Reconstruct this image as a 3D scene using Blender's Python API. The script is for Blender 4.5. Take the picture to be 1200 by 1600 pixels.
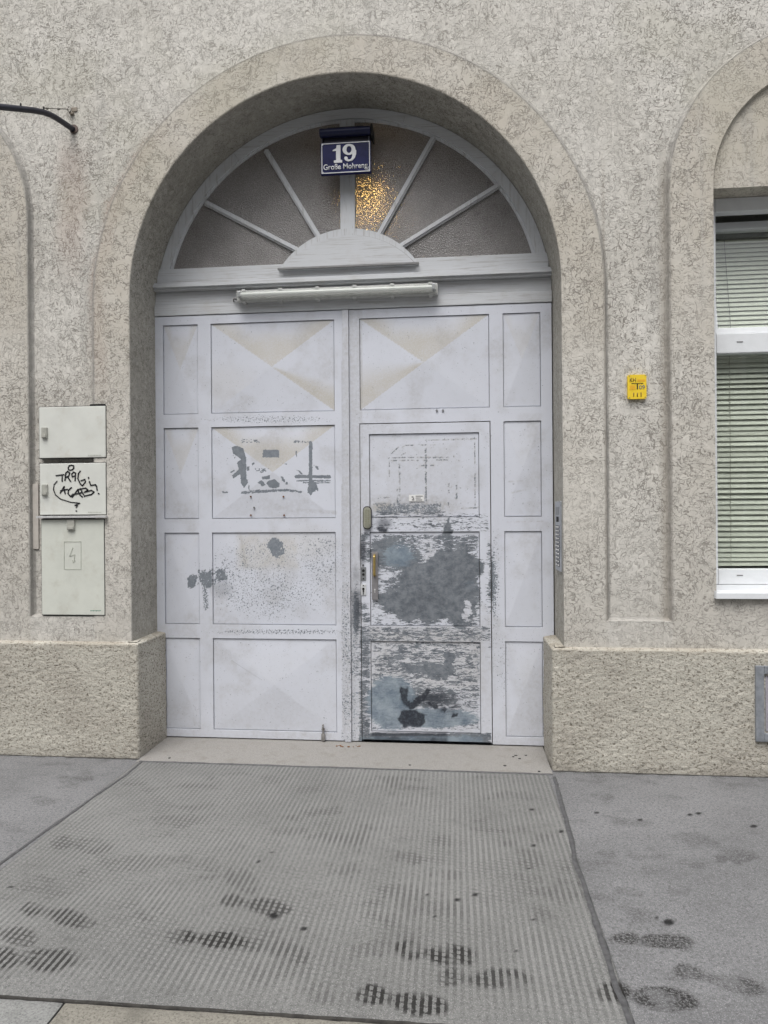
import bpy, bmesh, math, random
import numpy as np
from mathutils import Vector, Matrix
from mathutils.geometry import tessellate_polygon
random.seed(7); RNG = np.random.default_rng(7)
for o in list(bpy.data.objects): bpy.data.objects.remove(o)
SC = bpy.context.scene; COL = SC.collection

# ------------------------------------------------------------------ camera
CAM = np.array([2.07605, -4.85232, 1.6]); YAW, PITCH, ROLL = -0.101600, 0.000183, -0.007579; FPX = 1100.0
cy_, sy_, cp_, sp_, cr_, sr_ = math.cos(YAW), math.sin(YAW), math.cos(PITCH), math.sin(PITCH), math.cos(ROLL), math.sin(ROLL)
fw = np.array([sy_*cp_, cy_*cp_, sp_]); r0 = np.array([cy_, -sy_, 0.]); u0 = np.cross(r0, fw)
rt = cr_*r0 + sr_*u0; up = -sr_*r0 + cr_*u0
cam = bpy.data.cameras.new('camera'); co = bpy.data.objects.new('camera', cam); COL.objects.link(co)
co.matrix_world = Matrix(((rt[0], up[0], -fw[0], CAM[0]), (rt[1], up[1], -fw[1], CAM[1]), (rt[2], up[2], -fw[2], CAM[2]), (0, 0, 0, 1)))
cam.sensor_fit = 'HORIZONTAL'; cam.sensor_width = 36.0; cam.lens = 36.0*FPX/1200; cam.clip_start = .05; cam.clip_end = 900
SC.camera = co
SC.render.resolution_x = 768; SC.render.resolution_y = 1024

# ------------------------------------------------------------------ world, sun, exposure (bright overcast day)
SUN_EL, SUN_AZ = math.radians(64), math.radians(192)      # azimuth from north (+Y), clockwise: behind the camera, a little left
W = bpy.data.worlds.new('World'); SC.world = W; W.use_nodes = True
nt = W.node_tree; nt.nodes.clear()
sky = nt.nodes.new('ShaderNodeTexSky'); sky.sky_type = 'NISHITA'; sky.sun_disc = False
sky.sun_elevation = SUN_EL; sky.sun_rotation = SUN_AZ; sky.air_density = 1.0; sky.dust_density = 4.0; sky.ozone_density = 1.0
hs = nt.nodes.new('ShaderNodeHueSaturation'); hs.inputs['Saturation'].default_value = .22   # a cloud layer greys the blue
bg = nt.nodes.new('ShaderNodeBackground'); bg.inputs[1].default_value = .15
wo = nt.nodes.new('ShaderNodeOutputWorld')
nt.links.new(sky.outputs[0], hs.inputs['Color']); nt.links.new(hs.outputs[0], bg.inputs[0]); nt.links.new(bg.outputs[0], wo.inputs[0])
sl = bpy.data.lights.new('sun', 'SUN'); sl.energy = 1.1; sl.angle = math.radians(38); sl.color = (1, .975, .94)
so = bpy.data.objects.new('sun', sl); COL.objects.link(so)
sd = Vector((math.sin(SUN_AZ)*math.cos(SUN_EL), math.cos(SUN_AZ)*math.cos(SUN_EL), math.sin(SUN_EL)))
so.rotation_euler = sd.to_track_quat('Z', 'Y').to_euler(); so.location = (2, -6, 9)
SC.view_settings.view_transform = 'Standard'; SC.view_settings.look = 'None'; SC.view_settings.gamma = 1
SC.view_settings.exposure = 0.78; SC.view_settings.use_curve_mapping = False

# ------------------------------------------------------------------ measuring helpers
ROT = np.array([rt, -up, fw])
def at(px, py, y):            # the point of the plane y that the photograph shows at px, py -> (x, z)
    d = ROT.T @ np.array([(px-600)/FPX, (py-800)/FPX, 1.0]); t = (y-CAM[1])/d[1]; p = CAM + d*t
    return float(p[0]), float(p[2])
def gnd(px, py, z=0.0):       # the same on the ground -> (x, y)
    d = ROT.T @ np.array([(px-600)/FPX, (py-800)/FPX, 1.0]); t = (z-CAM[2])/d[2]; p = CAM + d*t
    return float(p[0]), float(p[1])
def uv_of(P):                 # photograph position of world points (N,3)
    q = (np.asarray(P)-CAM) @ ROT.T
    return 600+FPX*q[:, 0]/q[:, 2], 800+FPX*q[:, 1]/q[:, 2]

# ------------------------------------------------------------------ numpy noise and fields (wear maps)
def _hash(ix, iz, s):
    h = (ix.astype(np.int64)*374761393 + iz.astype(np.int64)*668265263 + s*1442695041) & 0xffffffff
    h = ((h ^ (h >> 13))*1274126177) & 0xffffffff
    return ((h ^ (h >> 16)) & 0xffff)/65535.0
def vnoise(x, z, s=0):
    ix, iz = np.floor(x), np.floor(z); fx, fz = x-ix, z-iz
    fx = fx*fx*(3-2*fx); fz = fz*fz*(3-2*fz)
    a = _hash(ix, iz, s); b = _hash(ix+1, iz, s); c = _hash(ix, iz+1, s); d = _hash(ix+1, iz+1, s)
    return (a*(1-fx)+b*fx)*(1-fz)+(c*(1-fx)+d*fx)*fz
def fbm(x, z, s=0, n=4):
    v = 0; a = .5; t = 0
    for i in range(n): v = v+a*vnoise(x*2**i, z*2**i, s+i*17); t += a; a *= .55
    return v/t
def sstep(a, b, x):
    t = np.clip((x-a)/(b-a), 0, 1); return t*t*(3-2*t)
def blob(u, v, cx, cy, rx, ry, soft=.5, rot=0):
    c, s = math.cos(rot), math.sin(rot); a = ((u-cx)*c+(v-cy)*s)/rx; b = (-(u-cx)*s+(v-cy)*c)/ry
    return 1-sstep(1-soft, 1+soft, np.sqrt(a*a+b*b))
def rect(u, v, x0, x1, y0, y1, soft=2.0):
    d = np.minimum(np.minimum(u-x0, x1-u), np.minimum(v-y0, y1-v)); return sstep(-soft, soft, d)
def seg(u, v, x0, y0, x1, y1, w, soft=1.5):
    dx, dy = x1-x0, y1-y0; t = np.clip(((u-x0)*dx+(v-y0)*dy)/(dx*dx+dy*dy+1e-9), 0, 1)
    return 1-sstep(w-soft, w+soft, np.hypot(u-x0-t*dx, v-y0-t*dy))
def poly(u, v, pts, soft=1.5):
    d = np.full(u.shape, 1e9); ins = np.zeros(u.shape, bool); n = len(pts)
    for i in range(n):
        x0, y0 = pts[i]; x1, y1 = pts[(i+1) % n]; dx, dy = x1-x0, y1-y0
        t = np.clip(((u-x0)*dx+(v-y0)*dy)/(dx*dx+dy*dy+1e-9), 0, 1); d = np.minimum(d, np.hypot(u-x0-t*dx, v-y0-t*dy))
        c = (y0 > v) != (y1 > v); ins ^= c & (u < (x1-x0)*(v-y0)/(y1-y0+1e-12)+x0)
    return sstep(-soft, soft, np.where(ins, d, -d))

# ------------------------------------------------------------------ scene helpers
def tag(o, label=None, cat=None, group=None, kind=None):
    if label: o['label'] = label
    if cat: o['category'] = cat
    if group: o['group'] = group
    if kind: o['kind'] = kind
    return o
def empty(name, loc=(0, 0, 0), **k):
    o = bpy.data.objects.new(name, None); COL.objects.link(o); o.location = loc; o.empty_display_size = .1
    return tag(o, **k)
def link(name, me, mat, parent=None):
    o = bpy.data.objects.new(name, me); COL.objects.link(o)
    if mat and not me.materials: me.materials.append(mat)
    if parent:
        o.parent = parent
        if not parent.parent: o.matrix_parent_inverse = Matrix.Translation(-parent.location)
    return o
def mk(name, V, F, mat, parent=None, smooth=False):
    me = bpy.data.meshes.new(name); me.from_pydata([tuple(map(float, v)) for v in V], [], [tuple(f) for f in F]); me.update()
    if smooth: me.polygons.foreach_set('use_smooth', [True]*len(me.polygons))
    return link(name, me, mat, parent)
class MB:                      # collects shapes into ONE mesh
    def __init__(s): s.V = []; s.F = []
    def add(s, V, F):
        n = len(s.V); s.V += [tuple(v) for v in V]; s.F += [tuple(i+n for i in f) for f in F]; return s
    def box(s, x0, x1, y0, y1, z0, z1, b=.003):
        w = min(x1-x0, y1-y0, z1-z0); b = min(b, w*.35)
        bm = bmesh.new(); bmesh.ops.create_cube(bm, size=1)
        for v in bm.verts: v.co = Vector(((x0+x1)/2+v.co.x*(x1-x0), (y0+y1)/2+v.co.y*(y1-y0), (z0+z1)/2+v.co.z*(z1-z0)))
        if b > 0: bmesh.ops.bevel(bm, geom=list(bm.edges), offset=b, segments=2, affect='EDGES', profile=.6)
        bm.verts.index_update(); s.add([v.co[:] for v in bm.verts], [[v.index for v in f.verts] for f in bm.faces]); bm.free(); return s
    def tube(s, pts, r, n=12, caps=True):
        P = [Vector(p) for p in pts]; R = r if isinstance(r, (list, tuple)) else [r]*len(P); V = []; F = []
        for i, p in enumerate(P):
            t = (P[min(i+1, len(P)-1)]-P[max(i-1, 0)]).normalized()
            a = t.cross(Vector((0, 0, 1)) if abs(t.z) < .9 else Vector((1, 0, 0))).normalized(); b = t.cross(a)
            for k in range(n): th = 2*math.pi*k/n; V.append(p+(a*math.cos(th)+b*math.sin(th))*R[i])
        for i in range(len(P)-1):
            for k in range(n): F.append((i*n+k, i*n+(k+1) % n, (i+1)*n+(k+1) % n, (i+1)*n+k))
        if caps: F.append(tuple(range(n-1, -1, -1))); F.append(tuple(range((len(P)-1)*n, len(P)*n)))
        return s.add(V, F)
    def prism(s, pts, y0, y1):   # outline in x,z pushed from y0 (front) to y1
        n = len(pts); V = [(x, y0, z) for x, z in pts]+[(x, y1, z) for x, z in pts]
        T = tessellate_polygon([[Vector((x, z, 0)) for x, z in pts]])
        F = [tuple(t) for t in T]+[tuple(n+i for i in t[::-1]) for t in T]+[(i, (i+1) % n, n+(i+1) % n, n+i) for i in range(n)]
        return s.add(V, F)
    def build(s, name, mat, parent=None, smooth=False):
        o = mk(name, s.V, s.F, mat, parent)
        bm = bmesh.new(); bm.from_mesh(o.data); bmesh.ops.recalc_face_normals(bm, faces=bm.faces); bm.to_mesh(o.data); bm.free()
        if smooth:
            o.data.polygons.foreach_set('use_smooth', [True]*len(o.data.polygons)); o.data.set_sharp_from_angle(angle=math.radians(40))
        return o
def attr(o, name, vals):
    a = o.data.attributes.new(name, 'FLOAT', 'POINT'); a.data.foreach_set('value', np.asarray(vals, np.float32))
def copyobj(o, loc=None, parent='same'):
    c = o.copy(); COL.objects.link(c)
    if parent != 'same': c.parent = parent
    if loc is not None: c.location = loc
    return c

# ------------------------------------------------------------------ materials
class N:
    def __init__(s, name):
        s.m = bpy.data.materials.new(name); s.m.use_nodes = True; s.t = s.m.node_tree; s.t.nodes.clear()
        s.out = s.t.nodes.new('ShaderNodeOutputMaterial'); s.g = s.t.nodes.new('ShaderNodeNewGeometry').outputs['Position']
    def n(s, ty, ins=None, **kw):
        d = s.t.nodes.new('ShaderNode'+ty)
        for k, v in kw.items(): setattr(d, k, v)
        for k, v in (ins or {}).items():
            if isinstance(v, bpy.types.NodeSocket): s.t.links.new(v, d.inputs[k])
            else: d.inputs[k].default_value = v
        return d
    def math(s, op, a, b=0.0, c=0.0, clamp=False): return s.n('Math', {0: a, 1: b, 2: c}, operation=op, use_clamp=clamp).outputs[0]
    def mapr(s, v, a, b, c=0.0, d=1.0, smooth=True):
        return s.n('MapRange', {'Value': v, 'From Min': a, 'From Max': b, 'To Min': c, 'To Max': d}, interpolation_type='SMOOTHSTEP' if smooth else 'LINEAR').outputs[0]
    def scale(s, v, x, y=None, z=None, rot=(0, 0, 0), loc=(0, 0, 0)):
        return s.n('Mapping', {'Vector': v, 'Scale': (x, x if y is None else y, x if z is None else z), 'Rotation': rot, 'Location': loc}).outputs[0]
    def noise(s, v, sc, det=4, rough=.55, dist=0.0): return s.n('TexNoise', {'Vector': v, 'Scale': sc, 'Detail': det, 'Roughness': rough, 'Distortion': dist}).outputs[0]
    def mix(s, f, a, b, mode='MIX'):
        d = s.t.nodes.new('ShaderNodeMix'); d.data_type = 'RGBA'; d.blend_type = mode
        for i, v in ((0, f), (6, a), (7, b)):
            if isinstance(v, bpy.types.NodeSocket): s.t.links.new(v, d.inputs[i])
            else: d.inputs[i].default_value = (v if i == 0 else (*v, 1) if len(v) == 3 else v)
        return d.outputs[2]
    def at(s, name): return s.n('Attribute', attribute_name=name).outputs['Fac']
    def bump(s, h, st, dist=.01, nrm=None):
        i = {'Height': h, 'Strength': st, 'Distance': dist}
        if nrm: i['Normal'] = nrm
        return s.n('Bump', i).outputs[0]
    def pbr(s, col, rough=.8, nrm=None, metal=0.0, spec=.5, **ex):
        i = {'Base Color': col if isinstance(col, bpy.types.NodeSocket) else (*col, 1), 'Roughness': rough, 'Metallic': metal, 'Specular IOR Level': spec}
        if nrm: i['Normal'] = nrm
        i.update(ex); b = s.n('BsdfPrincipled', i); s.t.links.new(b.outputs[0], s.out.inputs[0]); return s.m

def mat_stucco(name, base, groove_tone, dens=.5, fine=1.0, stain=True):
    m = N(name); P = m.g
    big = m.noise(P, .9, 5, .6); med = m.noise(P, 5, 4)
    wv = m.n('TexNoise', {'Vector': P, 'Scale': 3.2, 'Detail': 2.0}).outputs['Color']
    warp = m.n('VectorMath', {0: P, 1: m.n('VectorMath', {0: wv, 3: .05}, operation='SCALE').outputs[0]}, operation='ADD').outputs[0]
    lines = None
    for k, (sx, sz, sc, w, mk_) in enumerate(((1, 1, 19*fine, .0165, .43), (1.6, .75, 17*fine, .0155, .46), (.75, 1.5, 23*fine, .017, .43), (1.1, 1.1, 30*fine, .017, .49))):
        v = m.scale(warp, sx, 1, sz, loc=(k*7.3, k*3.1, k*5.7))
        n1 = m.noise(v, sc, 1.5, .5, .9); d = m.math('ABSOLUTE', m.math('SUBTRACT', n1, .5))
        ln = m.mapr(d, w*.45, w*1.25, 1, 0)
        ms = m.mapr(m.noise(m.scale(warp, 1, 1, 1, loc=(k*2.2+4, 1, 3)), sc*.62, 2), mk_, mk_+.06)
        ln = m.math('MULTIPLY', ln, ms); lines = ln if lines is None else m.math('MAXIMUM', lines, ln)
    amt = m.mapr(m.noise(P, 1.7, 4, .6), .3, .62, .55, 1.0)
    lines = m.math('MULTIPLY', lines, amt)
    grain = m.noise(P, 240, 3, .7)
    g2 = tuple(c*.62 for c in base)
    c = m.mix(m.mapr(big, .35, .70, 0, 1), base, tuple(b*f for b, f in zip(base, (.82, .81, .79))))
    c = m.mix(m.mapr(med, .45, .75, 0, .22), c, g2)
    c = m.mix(m.mapr(grain, .5, .8, 0, .35), c, tuple(b*.5 for b in base))
    c = m.mix(m.mapr(grain, .5, .22, 0, .5), c, tuple(min(1, b*1.2) for b in base))
    pt = m.noise(warp, 26, 3, .6, .5); c = m.mix(m.mapr(pt, .50, .62, 0, .28), c, tuple(b*.66 for b in base)); c = m.mix(m.mapr(pt, .46, .34, 0, .5), c, tuple(min(1, b*1.16) for b in base))
    c = m.mix(m.math('MULTIPLY', lines, dens), c, groove_tone)
    if stain:
        sp = m.n('SeparateXYZ', {0: P}); X, Z = sp.outputs[0], sp.outputs[2]
        # soot and rust that have run down and stuck along the mouldings of the arch
        rr = m.math('SQRT', m.math('ADD', m.math('POWER', m.math('ABSOLUTE', m.math('SUBTRACT', X, 1.34)), 2.0), m.math('POWER', m.math('MAXIMUM', m.math('SUBTRACT', Z, 3.0), 0.0), 2.0)))
        wob = m.math('MULTIPLY', m.math('SUBTRACT', m.noise(P, 4, 4), .5), .14)
        ring = m.mapr(m.math('ABSOLUTE', m.math('SUBTRACT', m.math('ADD', rr, wob), 1.63)), .02, .10, 1, 0)
        left = m.mapr(X, .9, -.1, 0, 1); zz = m.math('MULTIPLY', m.mapr(Z, 2.2, 2.9), m.mapr(Z, 4.3, 3.9))
        c = m.mix(m.math('MULTIPLY', m.math('MULTIPLY', ring, left), m.math('MULTIPLY', zz, .5)), c, (.36, .275, .23))
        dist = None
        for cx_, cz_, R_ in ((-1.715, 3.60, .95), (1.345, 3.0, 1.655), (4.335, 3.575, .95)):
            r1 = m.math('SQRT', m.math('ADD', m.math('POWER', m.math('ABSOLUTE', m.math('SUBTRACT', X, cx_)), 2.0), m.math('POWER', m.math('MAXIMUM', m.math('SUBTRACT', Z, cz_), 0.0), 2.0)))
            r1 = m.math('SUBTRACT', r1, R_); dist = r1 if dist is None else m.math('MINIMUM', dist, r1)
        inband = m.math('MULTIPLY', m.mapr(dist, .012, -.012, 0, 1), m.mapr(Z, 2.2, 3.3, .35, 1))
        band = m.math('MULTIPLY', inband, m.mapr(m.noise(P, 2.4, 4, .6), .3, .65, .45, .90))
        c = m.mix(band, c, m.mix(m.math('MULTIPLY', lines, dens*.9), tuple(b*f for b, f in zip(base, (.78, .745, .69))), groove_tone))
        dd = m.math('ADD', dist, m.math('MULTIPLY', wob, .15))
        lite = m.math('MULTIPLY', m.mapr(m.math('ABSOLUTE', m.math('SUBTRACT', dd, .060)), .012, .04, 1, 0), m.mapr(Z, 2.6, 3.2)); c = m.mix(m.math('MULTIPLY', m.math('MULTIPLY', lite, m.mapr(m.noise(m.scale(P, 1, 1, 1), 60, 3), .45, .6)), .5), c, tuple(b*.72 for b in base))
        edge = m.mapr(m.math('ABSOLUTE', m.math('SUBTRACT', dist, .008)), .010, .022, 1, 0); c = m.mix(m.math('MULTIPLY', m.math('MULTIPLY', edge, m.mapr(Z, .915, .925)), m.mapr(m.noise(P, 18, 3), .3, .6, .5, .8)), c, tuple(b*.42 for b in base))  # lip dirt, with the shade of the panel lip painted in
        ld = m.mapr(m.math('ABSOLUTE', m.math('SUBTRACT', Z, .930)), .008, .016, 1, 0); c = m.mix(m.math('MULTIPLY', m.math('MULTIPLY', ld, m.mapr(dist, .002, .012)), .7), c, tuple(b*.45 for b in base))  # dirt line on the ledge, painted dark to dim its highlight
        # rust bleeding under the old bracket
        rb = m.math('MULTIPLY', m.mapr(m.math('ABSOLUTE', m.math('SUBTRACT', m.math('ADD', X, wob), -.47)), .02, .16, 1, 0), m.math('MULTIPLY', m.mapr(Z, 4.2, 3.95), m.mapr(Z, 3.0, 3.6)))
        c = m.mix(m.math('MULTIPLY', rb, .28), c, (.42, .30, .24))
        # grime near the bottom edge and in the wall's lower half
        lo = m.math('MULTIPLY', m.mapr(Z, 1.9, .9, 0, .4), m.noise(P, 2, 4)); c = m.mix(lo, c, g2)
        al = m.math('MULTIPLY', m.mapr(m.noise(P, 1.3, 3, .6), .5, .68, 0, .16), m.mapr(Z, 3.0, 3.8)); c = m.mix(al, c, (.33, .32, .22))
        pier_shade = m.math('MULTIPLY', m.mapr(Z, .915, .925), m.math('MAXIMUM', m.mapr(m.math('ABSOLUTE', m.math('SUBTRACT', X, 3.36)), .0, .05, 1, 0), m.mapr(m.math('ABSOLUTE', m.math('SUBTRACT', X, 3.0)), .0, .02, .7, 0)))  # side shade of the pier panel painted as dark strips
        c = m.mix(m.math('MULTIPLY', m.math('MULTIPLY', pier_shade, .45), m.mapr(Z, 4.0, 3.5)), c, (.25, .22, .18))
        # dark streaks that ran down the wall
        st = m.noise(m.scale(P, 9, 9, .5), 1, 4, .6); c = m.mix(m.math('MULTIPLY', m.mapr(st, .56, .72, 0, .35), m.mapr(Z, .9, 2.5)), c, g2)
    h = m.math('SUBTRACT', m.math('ADD', m.math('MULTIPLY', grain, .22), m.math('MULTIPLY', m.noise(P, 60, 3), .3)), lines)
    return m.pbr(c, .92, m.bump(h, .6, .005), spec=.2)

def mat_plinth():
    m = N('rough_plinth_render'); P = m.g
    n1 = m.noise(m.scale(P, 1, 1, 1.5), 46, 3, .6, .6); n2 = m.noise(P, 110, 3, .6); big = m.noise(P, 1.6, 4, .6)
    pit = m.mapr(n1, .40, .30); v = m.n('TexVoronoi', {'Vector': m.scale(P, 1, 1, 1.6), 'Scale': 70.0}).outputs['Distance']
    c = m.mix(m.mapr(big, .35, .65), (.475, .456, .402), (.375, .352, .308))
    c = m.mix(m.mapr(n2, .45, .75, 0, .5), c, (.20, .175, .13)); c = m.mix(m.mapr(v, .22, .05, 0, .25), c, (.60, .57, .48))
    c = m.mix(m.math('MULTIPLY', m.mapr(m.noise(m.scale(P, 1, 1, 1.7), 62, 3, .62, .6), .455, .37), .8), c, (.12, .105, .08)); c = m.mix(m.math('MULTIPLY', pit, .85), c, (.08, .068, .05))
    z = m.n('SeparateXYZ', {0: P}).outputs[2]
    c = m.mix(m.math('MULTIPLY', m.mapr(m.math('ADD', z, m.math('MULTIPLY', big, .1)), .14, .03, 0, .55), m.noise(P, 9, 3)), c, (.17, .16, .14))
    c = m.mix(m.math('MULTIPLY', m.mapr(z, .70, .758, 0, .5), m.mapr(m.noise(P, 5, 4), .4, .6)), c, (.22, .19, .15))
    h = m.math('ADD', m.math('MULTIPLY', n1, 1.1), m.math('MULTIPLY', n2, .45))
    return m.pbr(c, .95, m.bump(h, .75, .006), spec=.15)

def mat_gate(name='worn_gate_paint', tint=(.580, .600, .660)):
    m = N(name); P = m.g
    bare, beige, soot, wash, strk = [m.at(a) for a in ('bare', 'beige', 'soot', 'wash', 'streak')]
    nA = m.noise(P, 95, 5, .68, .4); nB = m.math('ADD', m.math('MULTIPLY', m.noise(m.scale(P, .38, 1, 1.5), 34, 6, .72, 1.2), .6), m.math('MULTIPLY', m.noise(m.scale(P, .42, 1, 1.5), 90, 4, .7, .9), .4))
    def mixf(f, a, b): return m.math('ADD', m.math('MULTIPLY', a, m.math('SUBTRACT', 1.0, f)), m.math('MULTIPLY', b, f))
    nn = mixf(strk, nA, nB); nn = m.mapr(nn, m.mapr(strk, 0, 1, .25, .30), m.mapr(strk, 0, 1, .75, .70), 0, 1, smooth=False)
    ex = m.mapr(m.math('ADD', nn, m.math('SUBTRACT', bare, 1.0)), -.03, .03)
    big = m.noise(P, 2.0, 4, .6); med = m.noise(P, 16, 5, .65)
    c = m.mix(m.mapr(big, .35, .65, 0, .55), tint, tuple(t*f for t, f in zip(tint, (.93, .93, .93))))
    c = m.mix(m.mapr(med, .54, .72, 0, .16), c, (.42, .41, .42))
    c = m.mix(m.math('MULTIPLY', beige, m.mapr(m.noise(P, 130, 4, .7), .28, .60, .45, 1)), c, (.45, .425, .375))
    dirt = m.at('dirt'); c = m.mix(m.math('MULTIPLY', dirt, m.mapr(m.noise(P, 40, 5, .7), .3, .7, .3, 1)), c, (.30, .285, .265))
    sc = m.noise(m.scale(P, 14, 1, 160, rot=(0, .2, 0)), 1, 2, .5); c = m.mix(m.mapr(sc, .73, .78, 0, .3), c, (.36, .36, .38))
    pr = m.mix(m.mapr(m.noise(P, 30, 5, .7), .3, .7), (.145, .165, .19), (.205, .225, .25))
    pr = m.mix(m.mapr(m.noise(P, 150, 3, .7), .60, .75, 0, .5), pr, (.42, .43, .45))
    pk = m.mix(m.mapr(m.noise(m.scale(P, 1, 1, 1.4), 16, 6, .72), .32, .66), (.088, .100, .118), (.190, .207, .228)); pr = m.mix(strk, pr, m.mix(m.mapr(m.noise(P, 130, 4, .75), .58, .72, 0, .45), pk, (.34, .35, .365)))
    c = m.mix(ex, c, pr)
    c = m.mix(m.math('MULTIPLY', m.mapr(m.math('ADD', wash, m.math('MULTIPLY', m.math('SUBTRACT', nn, .5), .55)), .34, .52), .88), c, m.mix(m.mapr(m.noise(P, 9, 5, .7), .35, .65), (.125, .165, .21), (.25, .30, .34)))
    c = m.mix(m.math('MULTIPLY', m.mapr(soot, .08, .72), m.mapr(m.noise(P, 50, 5, .7), .25, .6, .72, .97)), c, (.022, .026, .036))
    h = m.math('ADD', m.math('MULTIPLY', ex, -.6), m.math('ADD', m.math('MULTIPLY', m.noise(P, 9, 2), .8), m.math('MULTIPLY', m.noise(m.scale(P, 2, 1, 20), 40, 3), .06)))
    return m.pbr(c, m.mapr(ex, 0, 1, .52, .7), m.bump(h, .35, .004), spec=.35)

def mat_wood(name='weathered_white_wood', tint=(.53, .545, .565), horiz=True):
    m = N(name); P = m.g
    v = m.scale(P, 3, 20, 95) if horiz else m.scale(P, 60, 20, 4)
    gr = m.noise(v, 1, 5, .75, .5); c = m.mix(m.mapr(gr, .50, .66, 0, .7), tint, (.33, .32, .31))
    c = m.mix(m.mapr(m.noise(P, 7, 4), .5, .75, 0, .4), c, (.42, .41, .39))
    c = m.mix(m.mapr(m.noise(P, 110, 4, .7), .70, .76, 0, .7), c, (.16, .15, .14))
    return m.pbr(c, .6, m.bump(gr, .5, .002), spec=.3)

def mat_plain(name, col, rough=.5, metal=0.0, spec=.5, var=.12, sc=20, dirt=None, da=.3):
    m = N(name); n = m.noise(m.g, sc, 5, .65)
    c = m.mix(m.mapr(n, .35, .7), col, tuple(x*(1-var*1.6) for x in col))
    if dirt: c = m.mix(m.mapr(m.noise(m.g, 9, 5, .7), .5, .75, 0, da), c, dirt)
    return m.pbr(c, rough, m.bump(m.noise(m.g, sc*6, 3), .12, .001), metal, spec)

def mat_emit(name, col, st):
    m = N(name); e = m.n('Emission', {'Color': (*col, 1), 'Strength': st}); m.t.links.new(e.outputs[0], m.out.inputs[0]); return m.m

def mat_asphalt(name, base, ribs=False):
    m = N(name); P = m.g
    v = m.n('TexVoronoi', {'Vector': P, 'Scale': 380.0, 'Randomness': 1.0}); ag = v.outputs['Color']
    agv = m.n('SeparateXYZ', {0: ag}).outputs[0]
    n = m.noise(P, 70, 5, .7); big = m.noise(P, 1.1, 5, .6); m2 = m.noise(m.scale(P, 1, 1.6, 1), 6, 5, .7)
    k = lambda f: tuple(b*f for b in base)
    c = m.mix(m.mapr(big, .33, .68), k(1.1), k(.80)); c = m.mix(m.mapr(n, .45, .66, 0, .8), c, k(.5))
    c = m.mix(m.mapr(agv, .80, .98, 0, .55), c, k(2.0)); c = m.mix(m.mapr(agv, .2, .05, 0, .45), c, k(.45))
    c = m.mix(m.mapr(m2, .52, .72, 0, .45), c, k(.55))
    wet = m.at('wet'); h = m.math('ADD', n, m.math('MULTIPLY', agv, .35))
    if ribs:
        sp = m.n('SeparateXYZ', {0: P})
        wb = m.math('MULTIPLY', m.math('SUBTRACT', m.noise(P, 7, 3), .5), .9)
        rx = m.math('SINE', m.math('ADD', m.math('MULTIPLY', sp.outputs[0], 2*math.pi/.0265), wb))
        ry = m.math('SINE', m.math('ADD', m.math('MULTIPLY', sp.outputs[1], 2*math.pi/.027), m.math('ADD', m.math('MULTIPLY', wb, 2.6), m.math('MULTIPLY', sp.outputs[0], 42.0))))
        wear = m.math('MULTIPLY', m.mapr(m.noise(P, 2.6, 4, .6), .3, .7, .30, 1), m.mapr(m.math('ADD', sp.outputs[1], m.math('MULTIPLY', m.noise(P, 3, 2), .08)), -2.60, -2.45, .12, 1))
        top = m.math('MULTIPLY', m.mapr(rx, -.5, .6), m.mapr(ry, -.95, .1, m.mapr(m.noise(P, 3.3, 3), .35, .62, .2, .95), 1))
        c = m.mix(m.math('MULTIPLY', top, m.math('MULTIPLY', wear, m.mapr(n, .35, .65, .2, .55))), c, k(1.7))
        grv = m.math('SUBTRACT', 1.0, top)
        c = m.mix(m.math('MULTIPLY', grv, m.math('MULTIPLY', wear, .30)), c, k(.55))
        wet = m.math('MULTIPLY', wet, m.mapr(m.math('ADD', m.math('MULTIPLY', grv, .55), m.math('MULTIPLY', m.noise(P, 85, 4, .8), 1.5)), .95, 1.25, .10, 1.15))
        h = m.math('ADD', m.math('MULTIPLY', h, .5), m.math('MULTIPLY', top, m.math('MULTIPLY', wear, 1.0)))
    else: wet = m.math('MULTIPLY', wet, m.mapr(m.noise(P, 95, 4, .85), .42, .54, .12, 1.2))
    c = m.mix(m.math('MINIMUM', wet, 1.0), c, (.022, .021, .020))
    c = m.mix(m.at('oil'), c, (.012, .012, .012))
    return m.pbr(c, .88, m.bump(h, .6, .004), spec=.25)

def mat_glass_frost():
    m = N('hammered_glass'); P = m.g
    v = m.n('TexVoronoi', {'Vector': P, 'Scale': 125.0}, feature='SMOOTH_F1').outputs['Distance']; n = m.noise(P, 150, 2)
    nr = m.bump(m.math('ADD', v, m.math('MULTIPLY', n, .35)), .9, .0045)
    tr = m.n('BsdfPrincipled', {'Base Color': (.80, .78, .78, 1), 'Roughness': .12, 'Transmission Weight': 1.0, 'IOR': 1.45, 'Normal': nr})
    sp = m.mapr(m.noise(P, 260, 3, .7), .45, .70)
    df = m.n('BsdfPrincipled', {'Base Color': m.mix(sp, (.225, .213, .205), (.56, .545, .54)), 'Roughness': .45, 'Normal': nr})
    mx = m.n('MixShader', {0: m.mapr(m.noise(P, 3.2, 4), .3, .7, .52, .70), 1: tr.outputs[0], 2: df.outputs[0]}); m.t.links.new(mx.outputs[0], m.out.inputs[0]); return m.m
def mat_glass():
    m = N('window_glass'); t = m.n('BsdfTransparent', {'Color': (.955, .97, .95, 1)}); g = m.n('BsdfGlossy', {'Roughness': .02})
    bf = m.n('NewGeometry').outputs['Backfacing']; f = m.math('MULTIPLY', m.n('Fresnel', {'IOR': 1.5}).outputs[0], m.math('SUBTRACT', 1.0, bf))
    mx = m.n('MixShader', {0: m.math('MULTIPLY', f, 1.6, clamp=True), 1: t.outputs[0], 2: g.outputs[0]}); m.t.links.new(mx.outputs[0], m.out.inputs[0]); return m.m

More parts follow.
